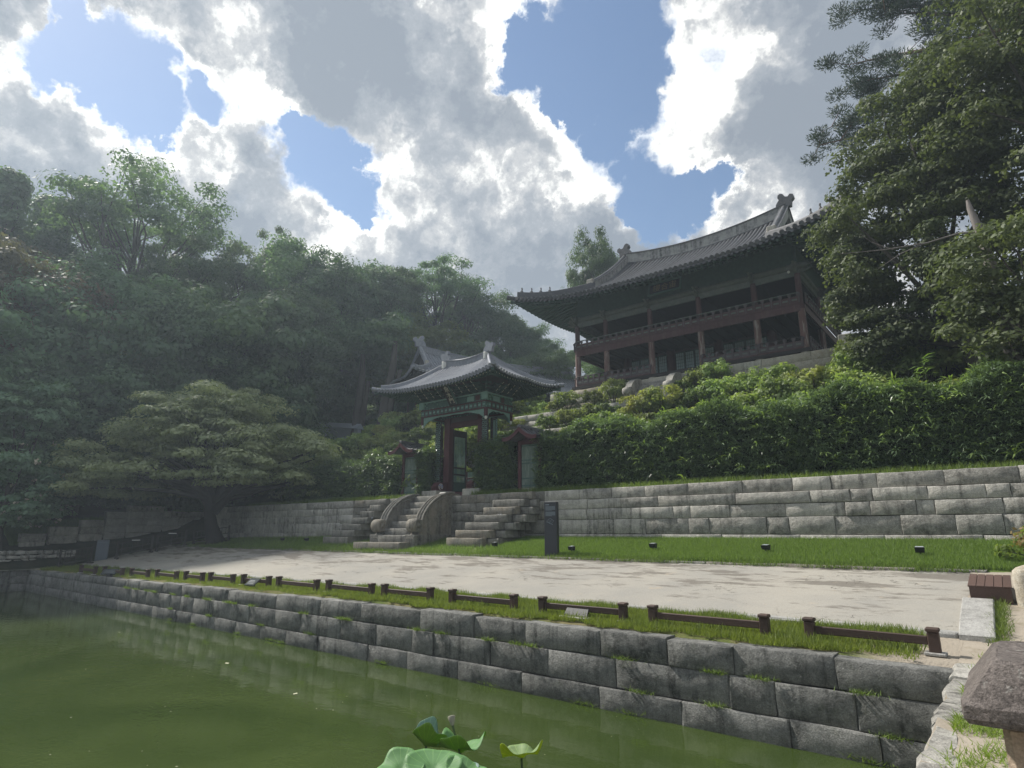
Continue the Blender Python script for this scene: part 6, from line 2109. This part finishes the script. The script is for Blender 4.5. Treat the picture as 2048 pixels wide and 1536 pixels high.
def hedge():
    g = np.random.default_rng(301)
    specs = [
        ('dense bamboo hedge along the top of the long retaining wall, right of the gate', -16.25, 9.0, 2.55, 2.75, 17500),
        ('bamboo hedge clump between the painted gate and the right side door', -19.9, -17.7, 2.45, 2.2, 2600),
        ('bamboo hedge clump between the painted gate and the left side door', -24.1, -23.2, 2.2, 2.2, 1500),
        ('low bamboo hedge left of the left side door, behind the maple', -36.5, -25.6, 2.0, 2.2, 5500),
    ]
    for lab, x0, x1, hl, hr, n in specs:
        t = thing('bamboo_hedge', lab, 'hedge')
        zb = 4.95
        y0, y1 = 22.25, 23.6
        def top(x): return zb + hl + (hr - hl) * np.clip((x - x0) / max(1, x1 - x0) * 1.3, 0, 1) + .22 * np.sin(x * 1.3) + .15 * np.sin(x * 3.1 + 1)
        m = n
        # front face, top, and end faces
        fx = g.uniform(x0, x1, m)
        u = g.random(m)
        face = g.random(m)
        P = np.zeros((m, 3)); O = np.zeros((m, 3))
        tp = top(fx)
        fr = face < .62
        P[fr, 0], P[fr, 1], P[fr, 2] = fx[fr], y0 + .16 * g.normal(size=fr.sum()) + .12 * np.sin(fx[fr] * 2.1 + u[fr] * 5), zb + .05 + u[fr] * (tp[fr] - zb)
        O[fr] = [0, -1, .25]
        tpm = (face >= .62) & (face < .92)
        P[tpm, 0], P[tpm, 1], P[tpm, 2] = fx[tpm], y0 + u[tpm] * (y1 - y0 + 1.0), tp[tpm] + .12 * g.normal(size=tpm.sum())
        O[tpm] = [0, -.6, .8]
        en = face >= .92
        s = np.where(g.random(en.sum()) < .5, -1, 1)
        P[en, 0], P[en, 1], P[en, 2] = np.where(s < 0, x0, x1) + .1 * g.normal(size=en.sum()), g.uniform(y0, y1, en.sum()), zb + u[en] * (top(np.where(s < 0, x0, x1)) - zb)
        O[en] = np.stack([s, -.4 + 0 * s, .2 + 0 * s], 1)
        q, ti = bamboo_sprays(g, P, O)
        hi = np.repeat(0, len(ti))
        raw_quads('foliage', q, 'leaf_bamboo', t, ti)
        nb = max(40, m // 22)
        k = g.choice(m, nb)
        q, ti = bamboo_sprays(g, P[k] + O[k] * .10, O[k], leaf=.34, nl=6)
        raw_quads('young_leaves', q, 'leaf_bamboo_bright', t, ti)
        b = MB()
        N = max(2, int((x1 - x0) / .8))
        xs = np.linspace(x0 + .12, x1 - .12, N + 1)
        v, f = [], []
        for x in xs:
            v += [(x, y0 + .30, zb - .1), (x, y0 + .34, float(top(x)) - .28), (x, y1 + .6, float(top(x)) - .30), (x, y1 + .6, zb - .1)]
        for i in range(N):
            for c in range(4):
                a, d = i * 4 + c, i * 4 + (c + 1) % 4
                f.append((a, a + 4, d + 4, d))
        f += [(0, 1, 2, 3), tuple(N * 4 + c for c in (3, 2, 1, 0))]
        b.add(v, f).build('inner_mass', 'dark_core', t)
        # a few bare canes tied along the face
        st = MB()
        for z in (5.75, 6.5):
            if x1 - x0 > 5:
                st.tube([(x, y0 - .02 + .03 * math.sin(x * 2), z + .04 * math.sin(x * 1.1)) for x in np.arange(x0 + .3, x1 - .2, 1.2)], .018, 5)
        for _ in range(int((x1 - x0) * 2.5)):
            x = g.uniform(x0, x1)
            st.tube([(x, y0 + .05, zb), (x + g.normal() * .1, y0 + .02, zb + g.uniform(1.2, 2.3))], .012, 4)
        st.build('canes', 'culm_green', t)


hedge()


def shrubs():
    g = np.random.default_rng(401)
    kinds = []
    for s, (R_, H, n, per, leaf, mat) in enumerate(((1.0, 1.0, 36, 75, .13, 'leaf_shrub'), (1.2, .85, 40, 75, .14, 'leaf_shrub'), (.8, 1.2, 30, 75, .12, 'leaf_shrub'), (1.1, 1.1, 36, 70, .15, 'leaf_forest_yellow'))):
        C = envelope(g, n, 'dome', R_, .1, H * 1.15, 1.0, .4, .5)
        V, ti = crown_leaves(g, C, per, leaf, .30, .16, up=.7, spread=.6)
        me = raw_quads('foliage', V, None, tint=ti)
        me.materials.append(MATS[mat])
        st = MB()
        for _ in range(9):
            e = C[g.integers(len(C))]
            st.tube([(0, 0, -.1), (e[0] * .5, e[1] * .5, e[2] * .55), tuple(e)], [.03, .02, .008], 4)
        ms = st.mesh('stems')
        ms.materials.append(MATS['bark'])
        kinds.append((me, ms))
    lab = ['rounded yellow-green shrub on the terraced slope above the hedge', 'wide low yellow-green shrub on the terraced slope above the hedge', 'upright yellow-green shrub on the terraced slope above the hedge', 'olive-green shrub on the terraced slope above the hedge']
    grp = 'shrubs on the terraced slope'
    def put(x, y, k, s, lb=None, gp=None):
        me, ms = kinds[k]
        t = thing('shrub', lb or lab[k], 'shrub', (x, y, hill(x, y) - .05), g.uniform(0, 6.28), gp or (grp + ', ' + ['rounded', 'wide', 'upright', 'olive'][k]))
        t.scale = (s, s, s * g.uniform(.85, 1.15))
        link('foliage', me, None, t)
        link('stems', ms, None, t)
    # right of the gate: thinner towards the left so the terrace walls show
    rown = {24.3: 'first', 25.7: 'second', 27.5: 'third', 29.4: 'fourth', 31.0: 'topmost', 26.0: 'lowest thin', 27.8: 'second thin', 29.8: 'third thin', 31.3: 'top thin', 23.9: 'first', 25.4: 'second', 26.9: 'third', 28.6: 'fourth', 30.4: 'fifth', 32.2: 'sixth', 33.8: 'seventh'}
    kn = ['rounded yellow-green shrub', 'wide low yellow-green shrub', 'upright yellow-green shrub', 'olive-green shrub']
    for y, x0, x1, dx, s in ((24.3, -14.5, 8, .95, 1.0), (25.7, -15.0, 8, .9, 1.15), (27.5, -15.5, 8, .95, 1.2), (29.4, -14.5, 6, 1.0, 1.15), (31.0, -13.0, 4, 1.0, .9)):
        x = x0
        i = 0
        while x < x1:
            sk = s * g.uniform(.75, 1.25)
            if y > 30.9 and -9.5 < x < -5.2: sk = .45
            kk = int(g.integers(4))
            put(x + g.uniform(-.3, .3), y + g.uniform(-.35, .35), kk, sk, kn[kk] + ', ' + ORD[i] + ' from the left in the ' + rown[y] + ' row above the hedge', grp)
            x += dx * g.uniform(.8, 1.3)
            i += 1
    for y, x0, x1 in ((26.0, -20.6, -14), (27.8, -21.5, -13.5), (29.8, -21.0, -12.5), (31.3, -21.5, -16.6)):
        x = x0
        i = 0
        while x < x1:
            kk = int(g.integers(4))
            put(x, y + g.uniform(-.3, .3), kk, g.uniform(.55, 1.05), 'small ' + kn[kk] + ', ' + ORD[i] + ' in the ' + rown[y] + ' row beside the gate roof', grp)
            x += g.uniform(.8, 1.7)
            i += 1
    # left of the gate, the whole slope is covered
    for y in (23.9, 25.4, 26.9, 28.6, 30.4, 32.2, 33.8):
        x = -40.0 if y > 26 else -36
        i = 0
        while x < -23.2:
            kk = int(g.integers(4))
            put(x + g.uniform(-.3, .3), y + g.uniform(-.3, .3), kk, g.uniform(.95, 1.4) if x < -24.6 else .6, kn[kk] + ', ' + ORD[i] + ' in the ' + rown[y] + ' row left of the painted gate', 'shrubs on the slope left of the gate')
            x += g.uniform(1.0, 1.5)
            i += 1
    # a few that stand out
    put(-21.2, 25.9, 3, 1.15, 'dark rounded shrub framed by the open gate', 'shrub behind the open gate')
    put(-19.5, 26.0, 0, .9, 'bright yellow-green shrub right behind the painted gate', 'shrub right behind the gate')
    put(-17.9, 29.8, 3, 1.0, 'reddish-tipped shrub by the yellowish platform stones', 'shrub by the platform')
    # slope seen behind / right of the pavilion: undergrowth
    for k in range(34):
        x, y = g.uniform(-4.5, 9), g.uniform(28, 36)
        put(x, y, int(g.integers(4)), g.uniform(.8, 1.4), 'leafy shrub under the big trees at right, ' + ORD[k] + ' of many', 'shrubs under the big trees')


shrubs()


def shoots():
    g = np.random.default_rng(501)
    spots = [(-3.05, 24.6, 2.1), (-1.45, 24.4, 2.9), (-.95, 24.8, 1.6), (.02, 24.3, 3.2), (.52, 24.7, 2.0), (.75, 24.2, 2.4), (1.1, 24.5, 3.4), (1.45, 24.4, 2.9), (-9.4, 24.0, 1.2), (-8.3, 24.2, 1.35), (-6.6, 24.1, 1.3), (-13.1, 23.9, .9), (-5.2, 24.4, 1.1), (-15.1, 24.2, .9), (1.9, 24.6, 3.0)]
    where = ['third tall one from the left, before the dark trees', 'tall, with a fan of leaves near its tip', 'short, beside a taller fan-leaved one', 'tall and straight, with a small forked tip', 'short, right of the straight tall one', 'of middle height among the right group', 'tall, near the right edge', 'tall, at the right edge of the view', 'small, below the middle of the pavilion', 'small bright, under the pavilion platform', 'small bright, under the pale platform stones', 'small, above the right side door', 'small, left of the tall ones', 'small, just right of the painted gate roof', 'tall, cut by the right edge of the view']
    for (x, y, h), w in zip(spots, where):
        z = hill(x, y) + 1.0
        t = thing('bamboo_shoot', 'thin bamboo shoot above the hedge, ' + w, 'bamboo', (x, y, z - 1.4))
        h += 1.4
        lx, ly = g.normal() * .12, g.normal() * .1
        b = MB()
        pts = [(lx * u * u, ly * u * u, h * u) for u in np.linspace(0, 1, 7)]
        b.tube(pts, [.022, .021, .019, .017, .014, .01, .004], 6)
        for u in np.linspace(.1, .9, 9):
            b.tube([(lx * u * u, ly * u * u, h * u - .008), (lx * u * u, ly * u * u, h * u + .008)], .026, 6)
        b.build('culm', 'culm_green', t)
        n = 8 if h > 2.9 else 16
        uu = g.uniform(.78 if h > 2.9 else .45, 1.0, n)
        P = np.stack([lx * uu ** 2, ly * uu ** 2, h * uu], 1)
        O = g.normal(size=(n, 3)); O[:, 2] = .5
        q, ti = bamboo_sprays(g, P, O, leaf=.42, nl=3, bend=.25, width=.11)
        raw_quads('leaves', q, 'leaf_bamboo_bright', t, ti)


shoots()


# ------------------------------------------------------------------ grass
def blades(name, g, X, Y, Z, h, w, mat, lean=.35):
    n = len(X)
    base = np.stack([X, Y, Z], 1)
    a = g.random(n) * 6.283
    s = np.stack([np.cos(a), np.sin(a), 0 * a], 1) * (w * (.6 + .8 * g.random(n)))[:, None] * .5
    H = (h * (.4 + .9 * g.random(n)))
    tip = base + np.stack([g.normal(size=n) * lean * H, g.normal(size=n) * lean * H, H], 1)
    V = np.stack([base - s, base + s, tip], 1)
    patch = np.array([.5 + .5 * wob(x, y, 0, .7) for x, y in zip(X[::40], Y[::40])]).repeat(40)[:n]
    if len(patch) < n: patch = np.pad(patch, (0, n - len(patch)), 'edge')
    o = raw_quads(name, V, mat, None, .5 * patch + .5 * g.random(n), tri=True)
    return tag(o, kind='stuff')


def grass():
    g = np.random.default_rng(601)
    vgz = np.vectorize(gz)
    # strip between pond wall and court; ragged over the stone edge, thinning to sand at its east end
    n = 210000
    u = g.random(n)
    X = -42.8 + 41.7 * (1 - (1 - u) ** 1.0)
    X = np.where(g.random(n) < .5, -16 + 15.0 * g.random(n), X)
    Y = g.uniform(10.86, 13.02, n)
    edge = 11.02 + .10 * np.sin(X * 2.3) + .07 * np.sin(X * 6.1 + 1) + .05 * np.sin(X * 14.7)
    dens = .5 + .5 * np.sin(X * 1.9 + Y * 3.1) * np.sin(X * .7 - Y * 2.2)
    bare = (X > -2.6) & (g.random(n) < (X + 2.6) / 1.6 + .15)
    keep = (Y > edge) & (g.random(n) < .55 + .5 * dens) & ~bare
    X, Y = X[keep], Y[keep]
    blades('strip_grass', g, X, Y, vgz(X, Y), .085, .016, 'grass_dry')
    n = 90000
    X = np.where(g.random(n) < .5, -16 + 14.6 * g.random(n), g.uniform(-42.8, -1.3, n))
    Y = np.where(g.random(n) < .35, g.uniform(12.6, 13.02, n), g.uniform(11.1, 13.0, n))
    cl = np.sin(X * 3.3 + 2 * np.sin(Y * 4)) * np.sin(Y * 5.1 + X)
    k = g.random(n) < np.clip(.25 + .9 * cl, .02, 1)
    X, Y = X[k], Y[k]
    blades('strip_tufts', g, X, Y, vgz(X, Y), .16, .018, 'grass_blade')
    # upper lawn
    n = 270000
    X = np.where(g.random(n) < .75, g.uniform(-16, 4, n), g.uniform(-40, 4, n))
    Y = 17.92 + 3.1 * g.random(n)
    stair = ((X > -24.2) & (X < -20.6) & (Y > 18.2)) | ((X > -19) & (X < -17.0) & (Y > 19.2)) | ((X > -28) & (X < -25.8) & (Y > 19.2)) | (X > -27) & (X < -17.3) & (Y > 20.6)
    shade = (X < -31) & (g.random(n) < .55)
    k = ~stair & ~shade
    X, Y = X[k], Y[k]
    blades('lawn_grass', g, X, Y, vgz(X, Y), .13, .017, 'grass_blade')
    # tufts over the kerbs and down the court edge
    n = 16000
    c = g.uniform(-40, -1, 260)
    X = c[g.integers(260, size=n)] + g.normal(size=n) * .22
    Y = 17.78 + g.normal(size=n) * .09
    blades('kerb_tufts', g, X, Y, vgz(X, Y) + .03, .12, .017, 'grass_blade')
    # weeds on the sandy path and in the wall joints
    n = 6000
    cx, cy = g.uniform(-.75, .6, 60), g.uniform(2.5, 11.6, 60)
    i = g.integers(60, size=n)
    X, Y = cx[i] + g.normal(size=n) * .10, cy[i] + g.normal(size=n) * .14
    X = np.maximum(X, -.7)
    blades('path_weeds', g, X, Y, vgz(X, Y), .075, .012, 'grass_dry', .8)
    n = 1300
    X, Y = -.38 + .07 * g.normal(size=n), g.uniform(12.6, 15.4, n)
    blades('slab_weeds', g, X, Y, vgz(X, Y), .12, .014, 'grass_blade', .6)
    n = 3800
    c = np.stack([g.uniform(-30, -1.2, 46), g.choice([.385, .90, .90, .02], 46)], 1)
    i = g.integers(46, size=n)
    X, Z = c[i, 0] + g.normal(size=n) * .12, c[i, 1] + g.normal(size=n) * .012
    o = blades('joint_weeds', g, X, 10.68 - .04 * g.random(n), Z, .085, .014, 'grass_blade', 1.1)
    # ragged growth along the foot of the hedge and the terraces
    n = 60000
    X = g.uniform(-40, 7, n)
    row = g.choice([21.6, 22.0, 24.8, 26.4, 28.3, 30.4, 31.4], n, p=[.3, .2, .1, .1, .1, .1, .1])
    Y = row + g.uniform(-.35, .2, n)
    vh = np.vectorize(hill)
    Z = vh(X, Y)
    k = ~((X > -23.4) & (X < -19.6) & (Y < 24.4))
    blades('slope_grass', g, X[k], Y[k], Z[k] - .02, .26, .03, 'grass_blade')
    n = 30000
    th = g.uniform(10.5, 22, n)
    X = -47.2 - g.random(n) * 2.5
    Z = vh(X, th)
    blades('west_bank_grass', g, X, th, Z, .25, .03, 'grass_blade')


grass()


def extras():
    g = np.random.default_rng(701)
    # dry bush at the right end of the lawn
    t = thing('dry_bush', 'straggly reddish-brown and green bush at the right end of the lawn', 'shrub', (.72, 18.7, gz(.3, 18.7)))
    C = envelope(g, 40, 'dome', .95, .1, .85, 1, .5, .4)
    V, ti = crown_leaves(g, C[:22], 60, .13, .3, .2, up=.3)
    raw_quads('green_leaves', V, 'leaf_forest_yellow', t, ti)
    V, ti = crown_leaves(g, C[22:], 50, .11, .3, .25, up=.3)
    raw_quads('dry_leaves', V, 'leaf_dry', t, ti)
    st = MB()
    for p in C[:16]: st.tube([(0, 0, -.1), tuple(p * .6), tuple(p)], [.02, .015, .006], 4)
    st.build('stems', 'bark', t)
    # lotus by the near bank
    def lotus(x, y, z, rad, cup, tilt, az, mat, lab, wav=.12, fold=0.0, seed=1, ph=0.0):
        gg = np.random.default_rng(seed)
        t = thing('lotus_leaf', lab, 'lotus leaf', (x, y, z))
        NR, NA = 9, 40
        v, uv = [], []
        for i in range(NR + 1):
            r = i / NR
            for k in range(NA):
                a = 2 * math.pi * k / NA
                edge = 1 + .06 * math.sin(3 * a + ph) + .04 * math.sin(7 * a + ph * 2)
                rr = rad * r * edge
                zz = rad * (cup * r * r + wav * r ** 2.2 * math.sin(3 * a + ph) + .5 * wav * r ** 3 * math.sin(5 * a + 1.3 * ph)) - rad * .10 * math.exp(-(r * 5) ** 2)
                X_, Y_ = rr * math.cos(a), rr * math.sin(a)
                if fold:
                    zz += abs(X_) * fold
                    X_ *= (1 - .35 * min(1, fold))
                v.append((X_, Y_, zz))
                uv.append((k / NA, r))
        f = []
        for i in range(NR):
            for k in range(NA):
                f.append((i * NA + k, (i + 1) * NA + k, (i + 1) * NA + (k + 1) % NA, i * NA + (k + 1) % NA))
        me = bpy.data.meshes.new('blade')
        me.from_pydata(v, [], f)
        l = me.uv_layers.new()
        for p in me.polygons:
            for li in p.loop_indices:
                vi = me.loops[li].vertex_index
                u = uv[vi][0]
                if p.index % NA == NA - 1 and u == 0: u = 1.0
                l.data[li].uv = (u, uv[vi][1])
        me.polygons.foreach_set('use_smooth', [True] * len(f))
        o = link('blade', me, mat, t)
        o.rotation_euler = (R(tilt), 0, R(az))
        me.materials.append(MATS['lotus_under_yellow' if 'yellow' in mat else 'lotus_under'])
        sm = o.modifiers.new('thickness', 'SOLIDIFY')
        sm.thickness = .0018
        sm.offset = -1
        sm.material_offset = 1
        MB().tube([(0, 0, -.01), (.02, .01, -z * .5), (.05, .02, -z - .3)], [.012, .014, .015], 8).build('stalk', 'lotus_stem', t)
        return t
    lotus(-5.02, 4.96, .83, .29, .10, 16, 47, 'lotus_leaf', 'broad pale green lotus leaf at the bottom edge, in the middle of the cluster', .08, seed=2, ph=.6)
    lotus(-5.34, 4.81, .80, .25, .12, 20, 30, 'lotus_leaf', 'pale green lotus leaf at the bottom edge, leftmost of the cluster', .10, seed=3, ph=2.0)
    lotus(-4.76, 5.15, .78, .22, .16, 20, 75, 'lotus_leaf', 'pale green lotus leaf at the bottom edge, right part of the cluster', .12, seed=4, ph=3.0)
    lotus(-5.57, 5.38, .84, .21, .25, 30, 150, 'lotus_leaf_blue', 'folded blue-green lotus leaf with a yellow-green flank, above the others', .12, .8, 5, 1.2)
    lotus(-5.22, 5.58, .80, .27, .42, 12, 215, 'lotus_leaf', 'cupped green lotus leaf with raised wavy rims beside the seed pod', .24, 0, 6, 4.0)
    lotus(-4.58, 5.88, .80, .23, .28, 14, 235, 'lotus_leaf_yellow', 'yellow and green lotus leaf standing alone to the right', .24, 0, 7, .3)
    lotus(-4.80, 5.28, .78, .09, .3, 20, 47, 'lotus_leaf_blue', 'small blue-green lotus leaf just above the bottom edge, right of the cluster', .1, 0, 8, 1)
    t = thing('lotus_pod', 'dry lotus seed pod on a bent stalk above the cupped leaf', 'seed pod', (-5.22, 5.50, -.06))
    MB().tube([(.05, 0, -.2), (.03, 0, .6), (.06, 0, .88), (-.02, 0, 1.05), (-.05, 0, 1.12)], [.012, .011, .010, .010, .012], 8).build('stalk', 'lotus_stem', t)
    o = MB().lathe([(.008, 0), (.02, .02), (.034, .06), (.045, .10), (.040, .108), (.008, .102)], 0, 0, 14).build('pod', 'lotus_pod', t, (-.05, 0, 1.11), (R(-12), R(-26), 0))
    # specks and fallen petals on the water
    n = 230
    X = g.uniform(-30, -2.2, n)
    Y = np.minimum(10.4, g.uniform(2.5, 10.6, n))
    P = np.stack([X, Y, np.full(n, .006)], 1)
    sz = .016 + .03 * g.random(n) ** 3
    sz[:7] = .13
    V = leaves(P, np.tile([0, 0, 1.0], (n, 1)) + .02 * g.normal(size=(n, 3)), sz, .6, .5, g)
    V[:, :, 2] = .006
    tag(raw_quads('floating_debris', V, 'scum', None, g.random(n)), kind='stuff')


extras()


# ------------------------------------------------------------------ air
def haze():
    b = MB().box(-150, -60, -3.2, 60, 130, 62.0).mesh('haze')
    m = bpy.data.materials.new('haze_air')
    m.use_nodes = True
    t = NT(m.node_tree)
    t.n.remove(t.n['Principled BSDF'])
    v = t.node('ShaderNodeVolumePrincipled')
    v.inputs['Color'].default_value = (0.72, 0.86, 1.0, 1)
    v.inputs['Density'].default_value = HAZE
    v.inputs['Anisotropy'].default_value = 0.35
    t.l.new(v.outputs[0], t.n['Material Output'].inputs['Volume'])
    MATS['haze_air'] = m
    tag(link('haze', b, 'haze_air'), kind='stuff')


HAZE = 0.0013
if HAZE > 0:
    haze()
